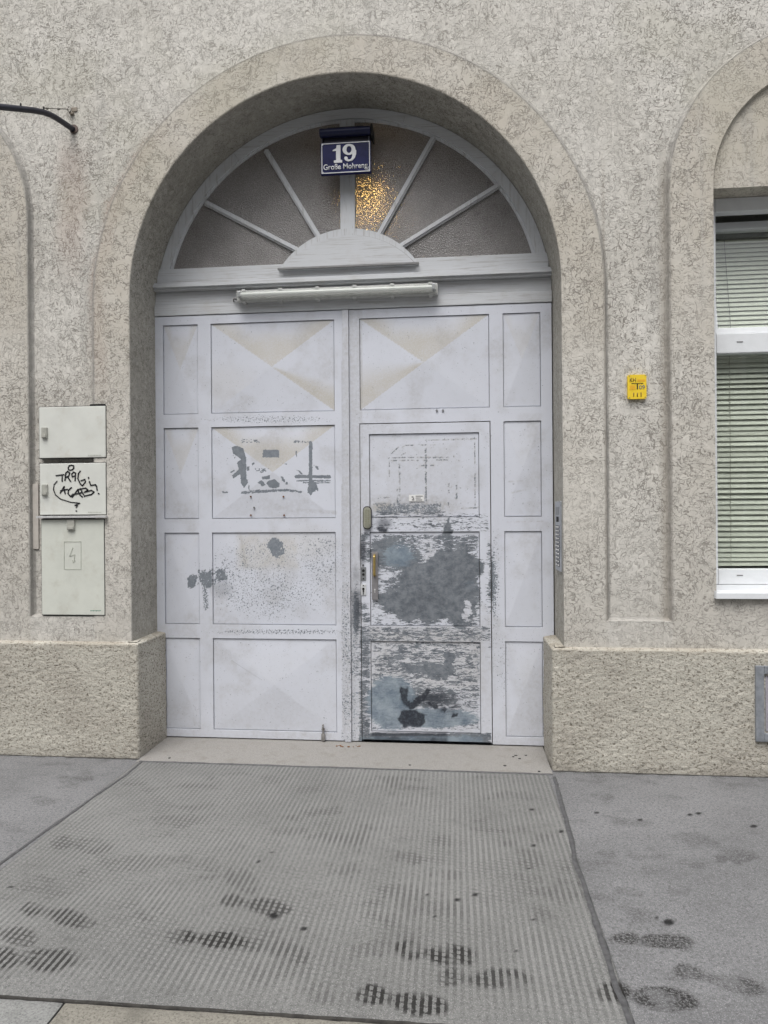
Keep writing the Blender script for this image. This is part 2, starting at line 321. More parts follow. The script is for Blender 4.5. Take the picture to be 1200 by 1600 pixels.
M_ST = mat_stucco('scratched_stucco', (.590, .571, .530), (.15, .137, .118), .72)
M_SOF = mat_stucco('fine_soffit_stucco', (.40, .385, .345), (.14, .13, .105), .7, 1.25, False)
M_PL = mat_plinth(); M_GATE = mat_gate(); M_WOOD = mat_wood(); M_WOODV = mat_wood('weathered_white_upright', horiz=False)
M_AS = mat_asphalt('pavement_asphalt', (.172, .172, .175)); M_RIB = mat_asphalt('waffle_asphalt', (.168, .168, .163), True)
M_DARKJ = mat_plain('joint_dirt', (.045, .042, .038), .95, var=.4); M_TAR = mat_plain('tar_seam', (.085, .085, .088), .7, var=.3, sc=40)
M_GRAN = mat_plain('threshold_granite', (.27, .26, .245), .85, var=.22, sc=180, spec=.2, dirt=(.17, .155, .135), da=.6)
M_PLAST = mat_plain('cabinet_plastic', (.60, .61, .57), .5, var=.05, sc=6, dirt=(.42, .38, .31), da=.35)
M_PLAST2 = mat_plain('cabinet_plastic_greenish', (.57, .585, .53), .5, var=.05, sc=6, dirt=(.36, .33, .27), da=.3)
M_LATCH = mat_plain('latch_grey', (.37, .37, .33), .5); M_BLACK = mat_plain('black_marker', (.012, .012, .016), .4); M_DARK = mat_plain('dark_gap', (.012, .012, .012), .9)
M_PVC = mat_plain('white_window_pvc', (.69, .71, .73), .35, var=.03); M_BLIND = mat_plain('pale_green_blind', (.585, .60, .545), .5, var=.05)
M_STEEL = mat_plain('brushed_steel', (.42, .43, .45), .38, .8); M_BRASS = mat_plain('brass', (.62, .46, .17), .32, .85, sc=60)
M_BLUE = mat_plain('blue_enamel', (.016, .019, .085), .25, var=.25, sc=8, spec=.2); M_WHITE = mat_plain('white_enamel', (.72, .73, .74), .35, var=.03)
M_NAVY = mat_plain('navy_sheet_metal', (.010, .013, .045), .35, spec=.3); M_YEL = mat_plain('yellow_plate', (.78, .56, .03), .45, var=.06); M_ORG = mat_plain('orange_patch', (.76, .42, .02), .5)
M_POLE = mat_plain('dark_pole', (.030, .030, .042), .4, .3); M_WIRE = mat_plain('galvanised_wire', (.22, .21, .19), .5, .6); M_RUST = mat_plain('rust', (.17, .075, .03), .9, var=.3)
M_VENT = mat_plain('vent_grey_metal', (.29, .31, .34), .5, .25, var=.2, dirt=(.16, .15, .15), da=.5); M_VENT2 = mat_plain('vent_board', (.34, .33, .37), .7, var=.15)
M_FROST = mat_glass_frost(); M_GLASS = mat_glass(); M_INT = mat_plain('passage_plaster', (.30, .27, .23), .9, var=.1)
M_ROOM = mat_plain('room_plaster', (.35, .35, .33), .9)
M_LABEL = mat_plain('paper_label', (.70, .70, .69), .5, var=.05); M_GREY = mat_plain('grey_print', (.20, .20, .20), .6); M_BR = mat_plain('brown_print', (.13, .065, .01), .6)
M_EMB = mat_plain('embossed_plastic', (.43, .45, .39), .5); M_GREEN = mat_plain('green_print', (.10, .26, .19), .5)
M_LAMPB = mat_plain('lamp_housing', (.52, .525, .51), .5, dirt=(.26, .25, .22), da=.5); M_TUBE = mat_plain('tube_glass', (.78, .80, .77), .25, var=.03)
def mat_kerb(name, a, b):
    m = N(name); P = m.g; c = m.mix(m.mapr(m.noise(P, 120, 5, .75), .42, .62), a, b); c = m.mix(m.mapr(m.noise(P, 5, 4), .5, .7, 0, .45), c, tuple(x*.5 for x in b))
    v = m.n('TexVoronoi', {'Vector': P, 'Scale': 210.0}).outputs['Color']; c = m.mix(m.mapr(m.n('SeparateXYZ', {0: v}).outputs[0], .85, .97, 0, .5), c, tuple(x*.35 for x in b))
    return m.pbr(c, .85, m.bump(m.noise(P, 60, 5, .7), .6, .004), spec=.25)
M_KT = mat_kerb('kerb_tan', (.225, .213, .183), (.155, .146, .125)); M_KG = mat_kerb('kerb_grey', (.235, .237, .228), (.17, .172, .167))
def mat_cover():
    m = N('clear_lamp_cover'); t = m.n('BsdfTransparent', {'Color': (.95, .955, .95, 1)}); g = m.n('BsdfPrincipled', {'Base Color': (.62, .63, .61, 1), 'Roughness': .25})
    mx = m.n('MixShader', {0: .22, 1: t.outputs[0], 2: g.outputs[0]}); m.t.links.new(mx.outputs[0], m.out.inputs[0]); return m.m
M_COVER = mat_cover()

# ------------------------------------------------------------------ ground
def grid_sheet(name, xs, ys, z, mat, step, parent=None, edge=None):
    X = np.linspace(xs[0], xs[1], max(2, int((xs[1]-xs[0])/step)+1)); Y = np.linspace(ys[0], ys[1], max(2, int((ys[1]-ys[0])/step)+1))
    gx, gy = np.meshgrid(X, Y); nx, ny = len(X), len(Y)
    gx = gx.ravel(); gy = gy.ravel(); gz = np.full(gx.shape, z)
    i = (np.arange(ny-1)[:, None]*nx+np.arange(nx-1)[None, :]).ravel()
    return quads(name, np.c_[gx, gy, gz], np.c_[i, i+1, i+nx+1, i+nx], mat, parent)
def quads(name, V, Q, mat, parent=None, smooth=False):
    me = bpy.data.meshes.new(name); V = np.asarray(V, np.float32); Q = np.asarray(Q, np.int32)
    me.vertices.add(len(V)); me.vertices.foreach_set('co', V.ravel()); me.loops.add(Q.size); me.loops.foreach_set('vertex_index', Q.ravel())
    me.polygons.add(len(Q)); me.polygons.foreach_set('loop_start', np.arange(0, Q.size, 4, dtype=np.int32)); me.polygons.foreach_set('loop_total', np.full(len(Q), 4, np.int32))
    if smooth: me.polygons.foreach_set('use_smooth', np.ones(len(Q), bool))
    me.update(calc_edges=True); me.validate(); return link(name, me, mat, parent)

M_FAR = mat_plain('far_asphalt', (.15, .15, .15), .9)
YW = -.44; YK = -2.655
o = mk('road', [(-150, -300, -.11), (150, -300, -.11), (150, -2.95, -.11), (-150, -2.95, -.11)], [(0, 1, 2, 3)], M_FAR); tag(o, kind='structure')
o = mk('ground', [(-150, -3.2, -.2), (150, -3.2, -.2), (150, 200, -.2), (-150, 200, -.2)], [(0, 1, 2, 3)], M_FAR); tag(o, kind='structure')

def footprint(u, v, x0, x1, yc, h, st, heel_left=True):
    L = x1-x0; a, b = (x0+L*.17, x0+L*.68) if heel_left else (x1-L*.17, x1-L*.68)
    s = 1 if heel_left else -1; tilt = .10
    f = np.maximum(blob(u, v, a, yc-L*.03, L*.17, h*.42, .25), blob(u, v, b, yc+L*.04, L*.31, h*.50, .22, tilt))
    f = np.maximum(f, .45*seg(u, v, a, yc, b, yc+2, h*.22, h*.12))
    return np.clip(f*1.25, 0, 1)*st
PRINTS = [(35, 148, 1424, 30, .75), (-30, 62, 1460, 26, .65), (-20, 128, 1504, 34, .8), (343, 458, 1410, 26, .65), (262, 385, 1468, 30, .95), (375, 488, 1476, 28, .45),
          (618, 745, 1487, 34, .9), (683, 828, 1534, 34, .75), (556, 704, 1558, 40, 1.0), (80, 175, 1320, 22, .4), (352, 400, 1372, 34, .35), (150, 240, 1350, 20, .22), (290, 345, 1352, 26, .32),
          (612, 660, 1338, 18, .35), (665, 720, 1366, 16, .3), (870, 915, 1380, 18, .4), (800, 850, 1372, 16, .25), (505, 560, 1360, 24, .25), (1060, 1100, 1347, 14, .35),
          (950, 1086, 1471, 26, .78), (1052, 1198, 1522, 28, .68), (935, 1090, 1556, 34, .95), (1118, 1180, 1344, 16, .5), (962, 1002, 1392, 14, .4), (1045, 1085, 1394, 14, .22), (930, 960, 1330, 16, .3),
          (975, 1012, 1444, 12, .2), (90, 150, 1218, 8, .5), (45, 75, 1246, 7, .3), (925, 960, 1245, 8, .35), (1000, 1060, 1360, 16, .2), (240, 300, 1285, 12, .3), (420, 470, 1300, 14, .2)]
SPOTS = [(1045, 1441, 9, 5), (1028, 1434, 3, 2), (428, 1431, 8, 5), (476, 1451, 5, 3), (714, 1406, 4, 2.5), (17, 1386, 4, 2), (404, 1346, 3, 2), (425, 1332, 3, 1.6), (833, 1321, 3.5, 1.8), (826, 1357, 3, 1.5),
         (1078, 1273, 4, 2), (1092, 1271, 5, 2), (1178, 1291, 6, 2.2), (932, 1270, 4, 1.6), (1000, 1281, 4, 1.4), (667, 1398, 3, 2), (742, 1398, 4, 2.4), (680, 1432, 3, 1.5), (832, 1437, 3, 2), (809, 1485, 3, 2), (831, 1265, 3, 1.6), (876, 1299, 4, 2)]
def ground_fields(o):
    n = len(o.data.vertices); c = np.empty(n*3, np.float32); o.data.vertices.foreach_get('co', c); c = c.reshape(-1, 3)
    q = (c-CAM)@ROT.T; ok = q[:, 2] > .3; q[~ok] = (0, 50, 1); u = 600+FPX*q[:, 0]/q[:, 2]; v = 800+FPX*q[:, 1]/q[:, 2]
    wv = (fbm(c[:, 0]*14, c[:, 1]*14, 5, 3)-.5)
    w = np.zeros(n)
    w2 = fbm(c[:, 0]*22, c[:, 1]*22, 15, 3)-.5; fade = sstep(.28, .52, fbm(c[:, 0]*11+3, c[:, 1]*16, 61, 3))
    for k_, (x0, x1, yc, h, st) in enumerate(PRINTS): w = np.maximum(w, footprint(u+wv*16+w2*10, v+wv*8+w2*8+(u-x0)*.10*((k_*7) % 5-2)/2, x0, x1, yc, h*(.9+.2*((k_*3) % 4)/3), st)*(.35+.65*fade))
    w = np.maximum(w, .30*sstep(.60, .78, fbm(c[:, 0]*5, c[:, 1]*7, 11, 4)))
    w = np.maximum(w, .6*sstep(-.50, -.448, c[:, 1])*sstep(.35, .7, fbm(c[:, 0]*20, c[:, 1]*20, 3, 3)))
    oil = np.zeros(n)
    for x, y, rx, ry in SPOTS: oil = np.maximum(oil, blob(u+wv*3, v, x, y, rx, ry, .35))
    attr(o, 'wet', w); attr(o, 'oil', oil)
pts_r = [gnd(*p) for p in [(866, 1214), (878, 1258), (893, 1312), (899, 1350), (916, 1392), (931, 1442), (947, 1490), (962, 1540), (975, 1570), (985, 1600)]]+[(2.60, -2.66)]
pts_l = [gnd(*p) for p in [(222, 1190), (196, 1212), (150, 1243), (110, 1272), (60, 1307), (0, 1351)]]+[(-.02, -2.0), (-.01, -2.4), (0, -2.66)]
for nm, xs, mt, st, yy in (('pavement_left', (-3.0, .02), M_AS, .02, (YK, YW+.03)), ('ribbed_driveway', (.0215, 2.6185), M_RIB, .012, (YK, -.495)), ('pavement_right', (2.62, 4.4), M_AS, .012, (YK, YW+.03)), ('pavement_far_right', (4.4, 9.0), M_AS, .05, (YK, YW+.03)), ('pavement_far_left', (-9.0, -3.0), M_AS, .05, (YK, YW+.03))):
    o = grid_sheet(nm, xs, yy, 0, mt, st); ground_fields(o); tag(o, kind='structure')
def ribbon(name, pts, w, z, mat, parent=None, jit=.25, seed=1):
    P = []
    for i in range(len(pts)-1):
        L = math.hypot(pts[i+1][0]-pts[i][0], pts[i+1][1]-pts[i][1]); k = max(1, int(L/.02))
        for j in range(k): t = j/k; P.append((pts[i][0]*(1-t)+pts[i+1][0]*t, pts[i][1]*(1-t)+pts[i+1][1]*t))
    P.append(pts[-1]); P = np.array(P); T = np.gradient(P, axis=0); T /= np.linalg.norm(T, axis=1)[:, None]; Nn = np.c_[-T[:, 1], T[:, 0]]
    s = np.arange(len(P)); a = w*(1+jit*(fbm(s*.35, s*0+seed, seed, 3)-.5)*4); b = w*(1+jit*(fbm(s*.35, s*0+seed+9, seed+5, 3)-.5)*4)
    L_ = P+Nn*a[:, None]; R_ = P-Nn*b[:, None]; n = len(P)
    V = np.r_[np.c_[L_, np.full(n, z)], np.c_[R_, np.full(n, z)], np.c_[L_+Nn*.002, np.full(n, z-.008)], np.c_[R_-Nn*.002, np.full(n, z-.008)]]
    i = np.arange(n-1); Q = np.r_[np.c_[i, i+1, n+i+1, n+i], np.c_[2*n+i, 2*n+i+1, i+1, i], np.c_[n+i, n+i+1, 3*n+i+1, 3*n+i]]
    return quads(name, V, Q, mat, parent)
tag(ribbon('tar_seam', pts_r, .0105, .004, M_TAR, seed=2), kind='structure')
tag(ribbon('tar_seam', pts_l, .008, .004, M_TAR, seed=5), kind='structure')
tag(ribbon('tar_seam', [(.03, -.488), (.6, -.492), (1.3, -.497), (2.0, -.500), (2.65, -.503)], .0065, .005, M_TAR, jit=.45, seed=8), kind='structure')
tag(ribbon('tar_seam', [(-3, YK+.002), (0, YK+.001), (1.4, YK+.003), (2.6, YK+.001), (6, YK)], .0022, .003, M_DARKJ, jit=.7, seed=4), kind='structure')
for xa_, xb_ in ((-3.0, .015), (2.66, 6.0)): tag(ribbon('wall_joint', [(xa_, YW-.006), ((xa_+xb_)/2, YW-.004), (xb_, YW-.006)], .0055, .0035, M_DARKJ, jit=.95, seed=int(xb_)), kind='structure')
# threshold slab in the gateway
b = MB(); b.box(.005, 2.652, -.490, .25, -.10, .0015, .004)
o = b.build('threshold', M_GRAN); tag(o, kind='structure')
for k, (px, py) in enumerate([(772+30, 1183), (812, 1186), (822, 1181), (789, 1197), (842, 1206), (806, 1181), (640, 1196), (265, 1185), (300, 1193)]):
    x, y = gnd(px, py); a = [(x+math.cos(t*1.05)*.009*random.uniform(.7, 1.3), y+math.sin(t*1.05)*.007*random.uniform(.7, 1.3)) for t in range(6)]
    c_ = mk('gum_spot', [(p, q, .0045) for p, q in a]+[(p*1.0, q, .0005) for p, q in a], [tuple(range(6))]+[(i, (i+1) % 6, 6+(i+1) % 6, 6+i) for i in range(6)], M_DARK, o)
# kerb
kr = empty('kerb', (0, YK, 0), kind='structure')
xj = [.785+1.25*k for k in range(-5, 8)]
for i in range(len(xj)-1):
    x0, x1 = xj[i]+.004, xj[i+1]-.004
    bm = bmesh.new(); bmesh.ops.create_grid(bm, x_segments=50, y_segments=12, size=.5)
    for v in bm.verts:
        X = x0+(v.co.x+.5)*(x1-x0); Y = YK-.30+(v.co.y+.5)*.296
        e = min(v.co.x+.5, .5-v.co.x)*(x1-x0); e2 = min((v.co.y+.5)*.3, (.5-v.co.y)*.3)
        dz = -.010*max(0, 1-min(e, e2)/.010)**2*.6 + .003*float(vnoise(np.array([X*40.]), np.array([Y*40.]), 3)[0])
        if abs(v.co.y-.5) < 1e-5: Y += .004*(float(vnoise(np.array([X*16.]), np.array([1.]), 9)[0])-.5)
        sk = -.03*(v.co.y-.5)*0
        v.co = Vector((X+.07*(v.co.y-.5)*(0 if i != 4 else 0), Y, dz))
    r = bmesh.ops.extrude_edge_only(bm, edges=[e for e in bm.edges if e.is_boundary])
    for v in [g for g in r['geom'] if isinstance(g, bmesh.types.BMVert)]: v.co.z = -.18
    me = bpy.data.meshes.new('kerb_stone'); bm.to_mesh(me); bm.free(); me.polygons.foreach_set('use_smooth', [True]*len(me.polygons)); me.set_sharp_from_angle(angle=math.radians(50))
    link('kerb_stone', me, M_KG if i in (4, 7, 9) else M_KT, kr)

# ------------------------------------------------------------------ facade
YF, YP, LED, PT = -.40, -.368, .918, .755
BAYS = [(-1.715, 3.60, .95), (1.345, 3.0, 1.655), (4.335, 3.575, .95)]
GO = (1.34, 3.015, 1.398)       # gate opening: centre x, springing z, radius
NA = 72
XL, XR, ZT, YB = -3.2, 6.0, 6.6, 6.0
building = empty('building', (1.34, YF, 0), label='grey scratched stucco house front with arched bays and rough stone coloured plinth', cat='building')
def arch(cx, zc, R, zb, o=0, extra=()):       # outline from bottom left, over the top, to bottom right
    L = [(cx-R-o, zb+o)]+[(cx-R-o, z) for z in extra]
    L += [(cx-(R+o)*math.cos(math.pi*k/NA), zc+(R+o)*math.sin(math.pi*k/NA)) for k in range(NA+1)]
    return L+[(cx+R+o, z) for z in reversed(extra)]+[(cx+R+o, zb+o)]
def Ppoly(o):
    p = [(XL, ZT), (XR, ZT), (XR, LED+o)]
    for b_ in reversed(BAYS): p += arch(*b_, LED, o)[::-1]
    return p+[(XL, LED+o)]
wall = MB()
lv = [(0, YF), (.002, YF+.0015), (.005, YF+.010), (.009, YF+.022), (.014, YP-.004), (.022, YP)]
polys = [Ppoly(o_) for o_, _ in lv]; n = len(polys[0])
base = len(wall.V)
V = [(x, lv[i][1], z) for i in range(len(lv)) for x, z in polys[i]]
F = [(i*n+k, i*n+(k+1) % n, (i+1)*n+(k+1) % n, (i+1)*n+k) for i in range(len(lv)-1) for k in range(n) if k not in (0, 1, n-1)]
L0 = (len(lv)-1)*n
F += [tuple(L0+i for i in t) for t in tessellate_polygon([[Vector((x, z, 0)) for x, z in polys[-1]]])]
wall.add(V, F)
def fillpoly(pts, y): wall.add([(x, y, z) for x, z in pts], [tuple(t) for t in tessellate_polygon([[Vector((x, z, 0)) for x, z in pts]])])
def bridge(A, B, ya, yb, closed=False):
    m_ = len(A); wall.add([(x, ya, z) for x, z in A]+[(x, yb, z) for x, z in B], [(k, (k+1) % m_, m_+(k+1) % m_, m_+k) for k in range(m_ if closed else m_-1)])
fillpoly(arch(*BAYS[0], LED), YF)
gO = arch(*BAYS[1], LED); g0 = arch(*GO, LED, .008); g1 = arch(*GO, LED, .002); g2 = arch(*GO, LED, 0)
for g in (g0, g1, g2): g[0] = (g[0][0], LED); g[-1] = (g[-1][0], LED)
bridge(gO, g0, YF, YF); bridge(g0, g1, YF, YF+.002); bridge(g1, g2, YF+.002, YF+.010)
WX0, WX1, WZ0, WZ1 = 4.335-.69, 4.335+.69, 1.085, 3.558
wO = arch(*BAYS[2], LED, 0, (WZ0,)); wI = arch(4.335, 3.575, .69, LED, 0, (WZ0,)); bridge(wO, wI, YF, YF)
fillpoly([(WX0, LED), (WX1, LED), (WX1, WZ0), (WX0, WZ0)], YF)
ty = [(WX0, WZ1)]+[(4.335-.69*math.cos(math.pi*k/NA), 3.575+.69*math.sin(math.pi*k/NA)) for k in range(NA+1)]+[(WX1, WZ1)]
ty2 = [(4.335+(x-4.335)*.988, z if z <= 3.575 else 3.575+(z-3.575)*.988) for x, z in ty]
bridge(ty, ty2, YF, YF+.026); fillpoly(ty2, YF+.026)
bridge([(WX0, WZ1), (WX0, WZ0), (WX1, WZ0), (WX1, WZ1)], [(WX0, WZ1), (WX0, WZ0), (WX1, WZ0), (WX1, WZ1)], YF, -.13)
wall.add([(WX0, YF+.026, WZ1), (WX1, YF+.026, WZ1), (WX1, -.13, WZ1), (WX0, -.13, WZ1)], [(0, 1, 2, 3)])
gl, gr = GO[0]-GO[2], GO[0]+GO[2]
for a, b_ in ((XL, gl-.008), (gr+.008, XR)): fillpoly([(a, PT-.03), (b_, PT-.03), (b_, LED), (a, LED)], YF)
for s_, gx in ((-1, gl), (1, gr)):
    A = [(gx+s_*.008, PT-.03), (gx+s_*.008, LED)]; B = [(gx+s_*.002, PT-.03), (gx+s_*.002, LED)]; Cc = [(gx, PT-.03), (gx, LED)]
    bridge(A, B, YF, YF+.002); bridge(B, Cc, YF+.002, YF+.010)
for (x0, z0), (x1, z1), ya in (((XL, PT-.03), (XL, LED), YF), ((XL, LED+.034), (XL, ZT), YP), ((XL, ZT), (XR, ZT), YP), ((XR, PT-.03), (XR, LED), YF), ((XR, LED+.034), (XR, ZT), YP)):
    wall.add([(x0, ya, z0), (x1, ya, z1), (x1, YB, z1), (x0, YB, z0)], [(0, 1, 2, 3)])
wall.add([(XL, YB, 0), (XR, YB, 0), (XR, YB, ZT), (XL, YB, ZT)], [(0, 1, 2, 3)])
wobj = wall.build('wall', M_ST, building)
# reveal (barrel and jambs)
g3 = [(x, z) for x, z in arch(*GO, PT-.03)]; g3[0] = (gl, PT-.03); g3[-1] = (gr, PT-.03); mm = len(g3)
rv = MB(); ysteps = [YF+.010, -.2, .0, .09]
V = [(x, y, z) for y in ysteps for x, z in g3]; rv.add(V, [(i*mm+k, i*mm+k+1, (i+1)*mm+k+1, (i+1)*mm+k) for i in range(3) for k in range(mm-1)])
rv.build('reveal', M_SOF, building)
# plinth with real roughness
def rough_face(P0, U, Vv, nu, nv, nrm, amp, seed, mat, name, parent):
    a, b_ = np.meshgrid(np.linspace(0, 1, nu), np.linspace(0, 1, nv)); a = a.ravel(); b_ = b_.ravel()
    P = np.array(P0)+a[:, None]*np.array(U)+b_[:, None]*np.array(Vv)
    return P, a, b_
def plinth(x0, x1, inner_right):
    # front face, inner return and top as one displaced skin: profile runs along the front then into the gateway
    xe = x1 if inner_right else x0; st = .009; r = .022
    s_len = (x1-x0); xs = list(np.linspace(0, s_len-r, int((s_len-r)/st))); path = []
    for s in xs: path.append((s, 0, 0, -1))
    for k in range(1, 6): th = k/6*math.pi/2; path.append((s_len-r+r*math.sin(th), r-r*math.cos(th), math.sin(th), -math.cos(th)))
    for s in np.linspace(r, .44, int(.44/st)): path.append((s_len, s, 1, 0))
    path = np.array(path); prof = []
    for z in np.linspace(-.05, PT-.018, int(.8/st)): prof.append((0, z, 0))
    for k in range(1, 5): th = k/4*math.pi/2; prof.append((.018-.018*math.cos(th), PT-.018+.018*math.sin(th)*.9, math.sin(th)))
    prof.append((.05, PT+.004, 1)); prof.append((.085, PT+.006, 1)); prof = np.array(prof)
    nu, nv = len(path), len(prof); A = np.repeat(path, nv, axis=0); B = np.tile(prof, (nu, 1))
    sx = A[:, 0]-A[:, 2]*B[:, 0]; sy = A[:, 1]-A[:, 3]*B[:, 0]; z = B[:, 1]
    s = A[:, 0]+A[:, 1]
    d = (fbm(s*60, z*85, 21, 2)-.5)*.0028+(fbm(s*3, z*3, 5, 2)-.5)*.012; d -= .0028*sstep(.55, .68, fbm(s*42+9, z*70, 31, 2)); d *= (1-.75*B[:, 2])
    d[(A[:, 0] < .001) & (B[:, 2] == 1)] *= 1
    X = sx+A[:, 2]*d*(1-B[:, 2]*.6); Yy = sy+A[:, 3]*d*(1-B[:, 2]*.6); z = z+B[:, 2]*d*.5
    wx = x0+X if inner_right else x1-X; V = np.c_[wx, YW+Yy, z]
    i = (np.arange(nu-1)[:, None]*nv+np.arange(nv-1)[None, :]).ravel(); Q = np.c_[i, i+nv, i+nv+1, i+1]
    if not inner_right: Q = Q[:, ::-1]
    return quads('plinth', V, Q, M_PL, building, smooth=True)
plinth(XL, .006, True); plinth(2.656, XR, False)
# passage behind the gate and the room behind the window
def room(name, x0, x1, y0, y1, z0, z1, hole, mat):
    r = MB(); V = [(x, y, z) for y in (y0, y1) for x, z in ((x0, z0), (x1, z0), (x1, z1), (x0, z1))]
    r.add(V, [(0, 1, 5, 4), (1, 2, 6, 5), (2, 3, 7, 6), (3, 0, 4, 7), (4, 5, 6, 7)])
    k = len(hole); outer = []
    hx0, hx1 = hole[0][0], hole[-1][0]
    Pp = [(x0, z0), (x0, z1), (x1, z1), (x1, z0), (hx1, z0)]+hole[::-1]+[(hx0, z0)]
    r.add([(x, y0, z) for x, z in Pp], [tuple(t) for t in tessellate_polygon([[Vector((x, z, 0)) for x, z in Pp]])])
    return r.build(name, mat, building)
hole = [(gl, .0)]+g3[1:-1]+[(gr, .0)]
room('passage', -.4, 3.2, .09, 4.5, -.004, 4.7, hole, M_INT)
hole = [(WX0, WZ0), (WX0, WZ1), (WX1, WZ1), (WX1, WZ0)]
room('room', 3.4, 5.5, -.13, 2.6, .6, 3.9, hole, M_ROOM)
# plaster repair patch and a dark bar as painted shadow at the corner above the meter cabinets
b = MB(); x0, z0 = at(49, 850+8, YP); x1, z1 = at(61, 756, YP); b.box(x0, x1, YP-.010, YP+.004, z0, z1, .003); b.build('plaster_patch', mat_plain('patch_plaster', (.47, .44, .40), .9, var=.1), building)
b = MB(); x0, z0 = at(141, 636, YF); x1, z1 = at(165, 631, YF); b.box(x0, x1, YF-.004, YP+.003, z0, z1, .001); b.build('corner_shadow', M_DARK, building)

# ------------------------------------------------------------------ gate
COLS = [0, .257, .352, 1.241, 1.418, 2.312, 2.404, 2.656]
ROWS = [(2.309, 2.948), (1.562, 2.213), (.811, 1.464), (.063, .714)]
PYR = {}
def big_fields(u, v, x, z, facet):
    """wear of the gate paint, laid out where the photograph shows it"""
    S = lambda k, a=0: fbm(x*k, z*k, 40+a, 4)
    wob = (S(60)-.5)*7; U = u+wob+(S(16, 7)-.5)*16; Vv = v+(S(60, 3)-.5)*6+(S(16, 11)-.5)*14
    bare = np.full(u.shape, .17)+.14*(S(3)-.5); beige = np.zeros(u.shape); soot = np.zeros(u.shape); wash = np.zeros(u.shape); streak = np.zeros(u.shape); dirt = .34*sstep(.48, .75, S(5, 1))
    mx = lambda a, b_: np.maximum(a, b_)
    # large peeled places of the second left panel
    c2 = lambda X, Y: (320+X/5.714, 650+Y/5.714)
    P_ = [[(240, 278), (290, 266), (345, 290), (355, 330), (370, 380), (372, 560), (390, 590), (350, 642), (325, 600), (315, 520), (252, 556), (243, 532), (300, 480), (290, 410), (330, 390), (252, 335)],
          [(545, 600), (575, 575), (625, 565), (668, 600), (668, 632), (625, 647), (575, 640), (562, 612)], [(470, 598), (505, 572), (520, 590), (542, 612), (510, 632), (495, 612)],
          [(510, 545), (580, 528), (580, 560), (515, 568)], [(675, 538), (695, 540), (720, 585), (705, 592)], [(722, 590), (742, 586), (742, 612), (722, 612)],
          [(972, 440), (1005, 450), (1018, 480), (1002, 482), (990, 460)], [(818, 482), (850, 490), (880, 522), (862, 522)], [(690, 428), (732, 424), (732, 432)],
          [(418, 430), (440, 412), (445, 425), (425, 442)], [(375, 455), (395, 450), (398, 485), (378, 490)], [(150, 672), (205, 678), (205, 690), (160, 688)], [(228, 500), (265, 480), (270, 490), (235, 508)],
          [(925, 600), (950, 560), (1000, 610), (1015, 680), (990, 660), (960, 690), (915, 690)], [(812, 310), (822, 308), (822, 370), (814, 360)], [(388, 615), (400, 620), (398, 660), (390, 655)], [(262, 365), (276, 366), (270, 382)]]
    near = (u > 320) & (u < 545) & (v > 655) & (v < 820)
    if near.any():
        un, vn = (u+wob*.3)[near], (v+(S(60, 3)-.5)*2)[near]; f = np.zeros(un.shape)
        for p in P_: f = mx(f, poly(un, vn, [c2(*q) for q in p], 1.0))
        x0, y0 = c2(518, 303); x1, y1 = c2(665, 370); f = mx(f, rect(un, vn, x0, x1, y0, y1, .8))
        for a in ((945, 235, 945, 690, 15), (815, 540, 1113, 543, 14), (822, 578, 1120, 578, 5), (880, 596, 1120, 596, 4)):
            x0, y0 = c2(a[0], a[1]); x1, y1 = c2(a[2], a[3]); f = mx(f, seg(un, vn, x0, y0, x1, y1, a[4]/5.714, .8))
        ln = seg(un, vn, *c2(335, 685), *c2(480, 672), 2.2, 1.2)+seg(un, vn, *c2(480, 674), *c2(740, 662), 2.0, 1.2)+seg(un, vn, *c2(740, 662), *c2(860, 680), 1.4, 1.1)
        f = mx(f, np.clip(ln, 0, 1)*sstep(.2, .4, fbm(x[near]*70, z[near]*200, 8, 3)))
        tx = mx(rect(un, vn, *[c2(325, 0)[0], c2(490, 0)[0]], *[c2(0, 205)[1], c2(0, 240)[1]], 1), rect(un, vn, c2(790, 0)[0], c2(925, 0)[0], c2(0, 220)[1], c2(0, 238)[1], 1))
        tx = mx(tx, rect(un, vn, c2(450, 0)[0], c2(570, 0)[0], c2(0, 465)[1], c2(0, 505)[1], 1))
        f = mx(f, tx*sstep(.50, .62, fbm(x[near]*110, z[near]*150, 77, 2)))
        b2 = bare[near]; bare[near] = mx(b2, f*1.08)
    # scattered specks, third left panel
    a = .33*blob(u, v, 420, 905, 130, 75, .5)*(.75+.5*S(6, 9)); a = a*sstep(320, 336, u); bare = mx(bare, a)
    bare = mx(bare, .36*blob(u, v, 500, 870, 50, 50, .6)); bare = mx(bare, .40*blob(u, v, 420, 655, 110, 7, .5)); bare = mx(bare, .44*blob(u, v, 440, 987, 130, 5, .5))
    bare = mx(bare, .80*poly(U, Vv, [(417, 843), (430, 840), (443, 850), (443, 862), (432, 873), (424, 868), (418, 856)], 2))
    bare = mx(bare, .78*poly(U, Vv, [(292, 905), (300, 895), (310, 898), (309, 918), (296, 922)], 3)); bare = mx(bare, .74*rect(U, Vv, 313, 331, 889, 917, 3)); bare = mx(bare, .70*poly(U, Vv, [(333, 889), (352, 888), (352, 902), (333, 914)], 3))
    bare = mx(bare, .55*seg(u, v, 320, 915, 322, 950, 5, 4)); soot = mx(soot, .30*blob(u, v, 347, 920, 22, 16, .7))
    beige = mx(beige, .65*rect(u+wob, v, 372, 466, 834, 888, 9)*(.4+.9*S(14, 5))); beige = mx(beige, .35*blob(u, v, 480, 850, 40, 25, .7))
    dirt = mx(dirt, .55*seg(u, v, 376, 838, 384, 884, 2, 3)+.4*seg(u, v, 384, 886, 462, 886, 2, 3))
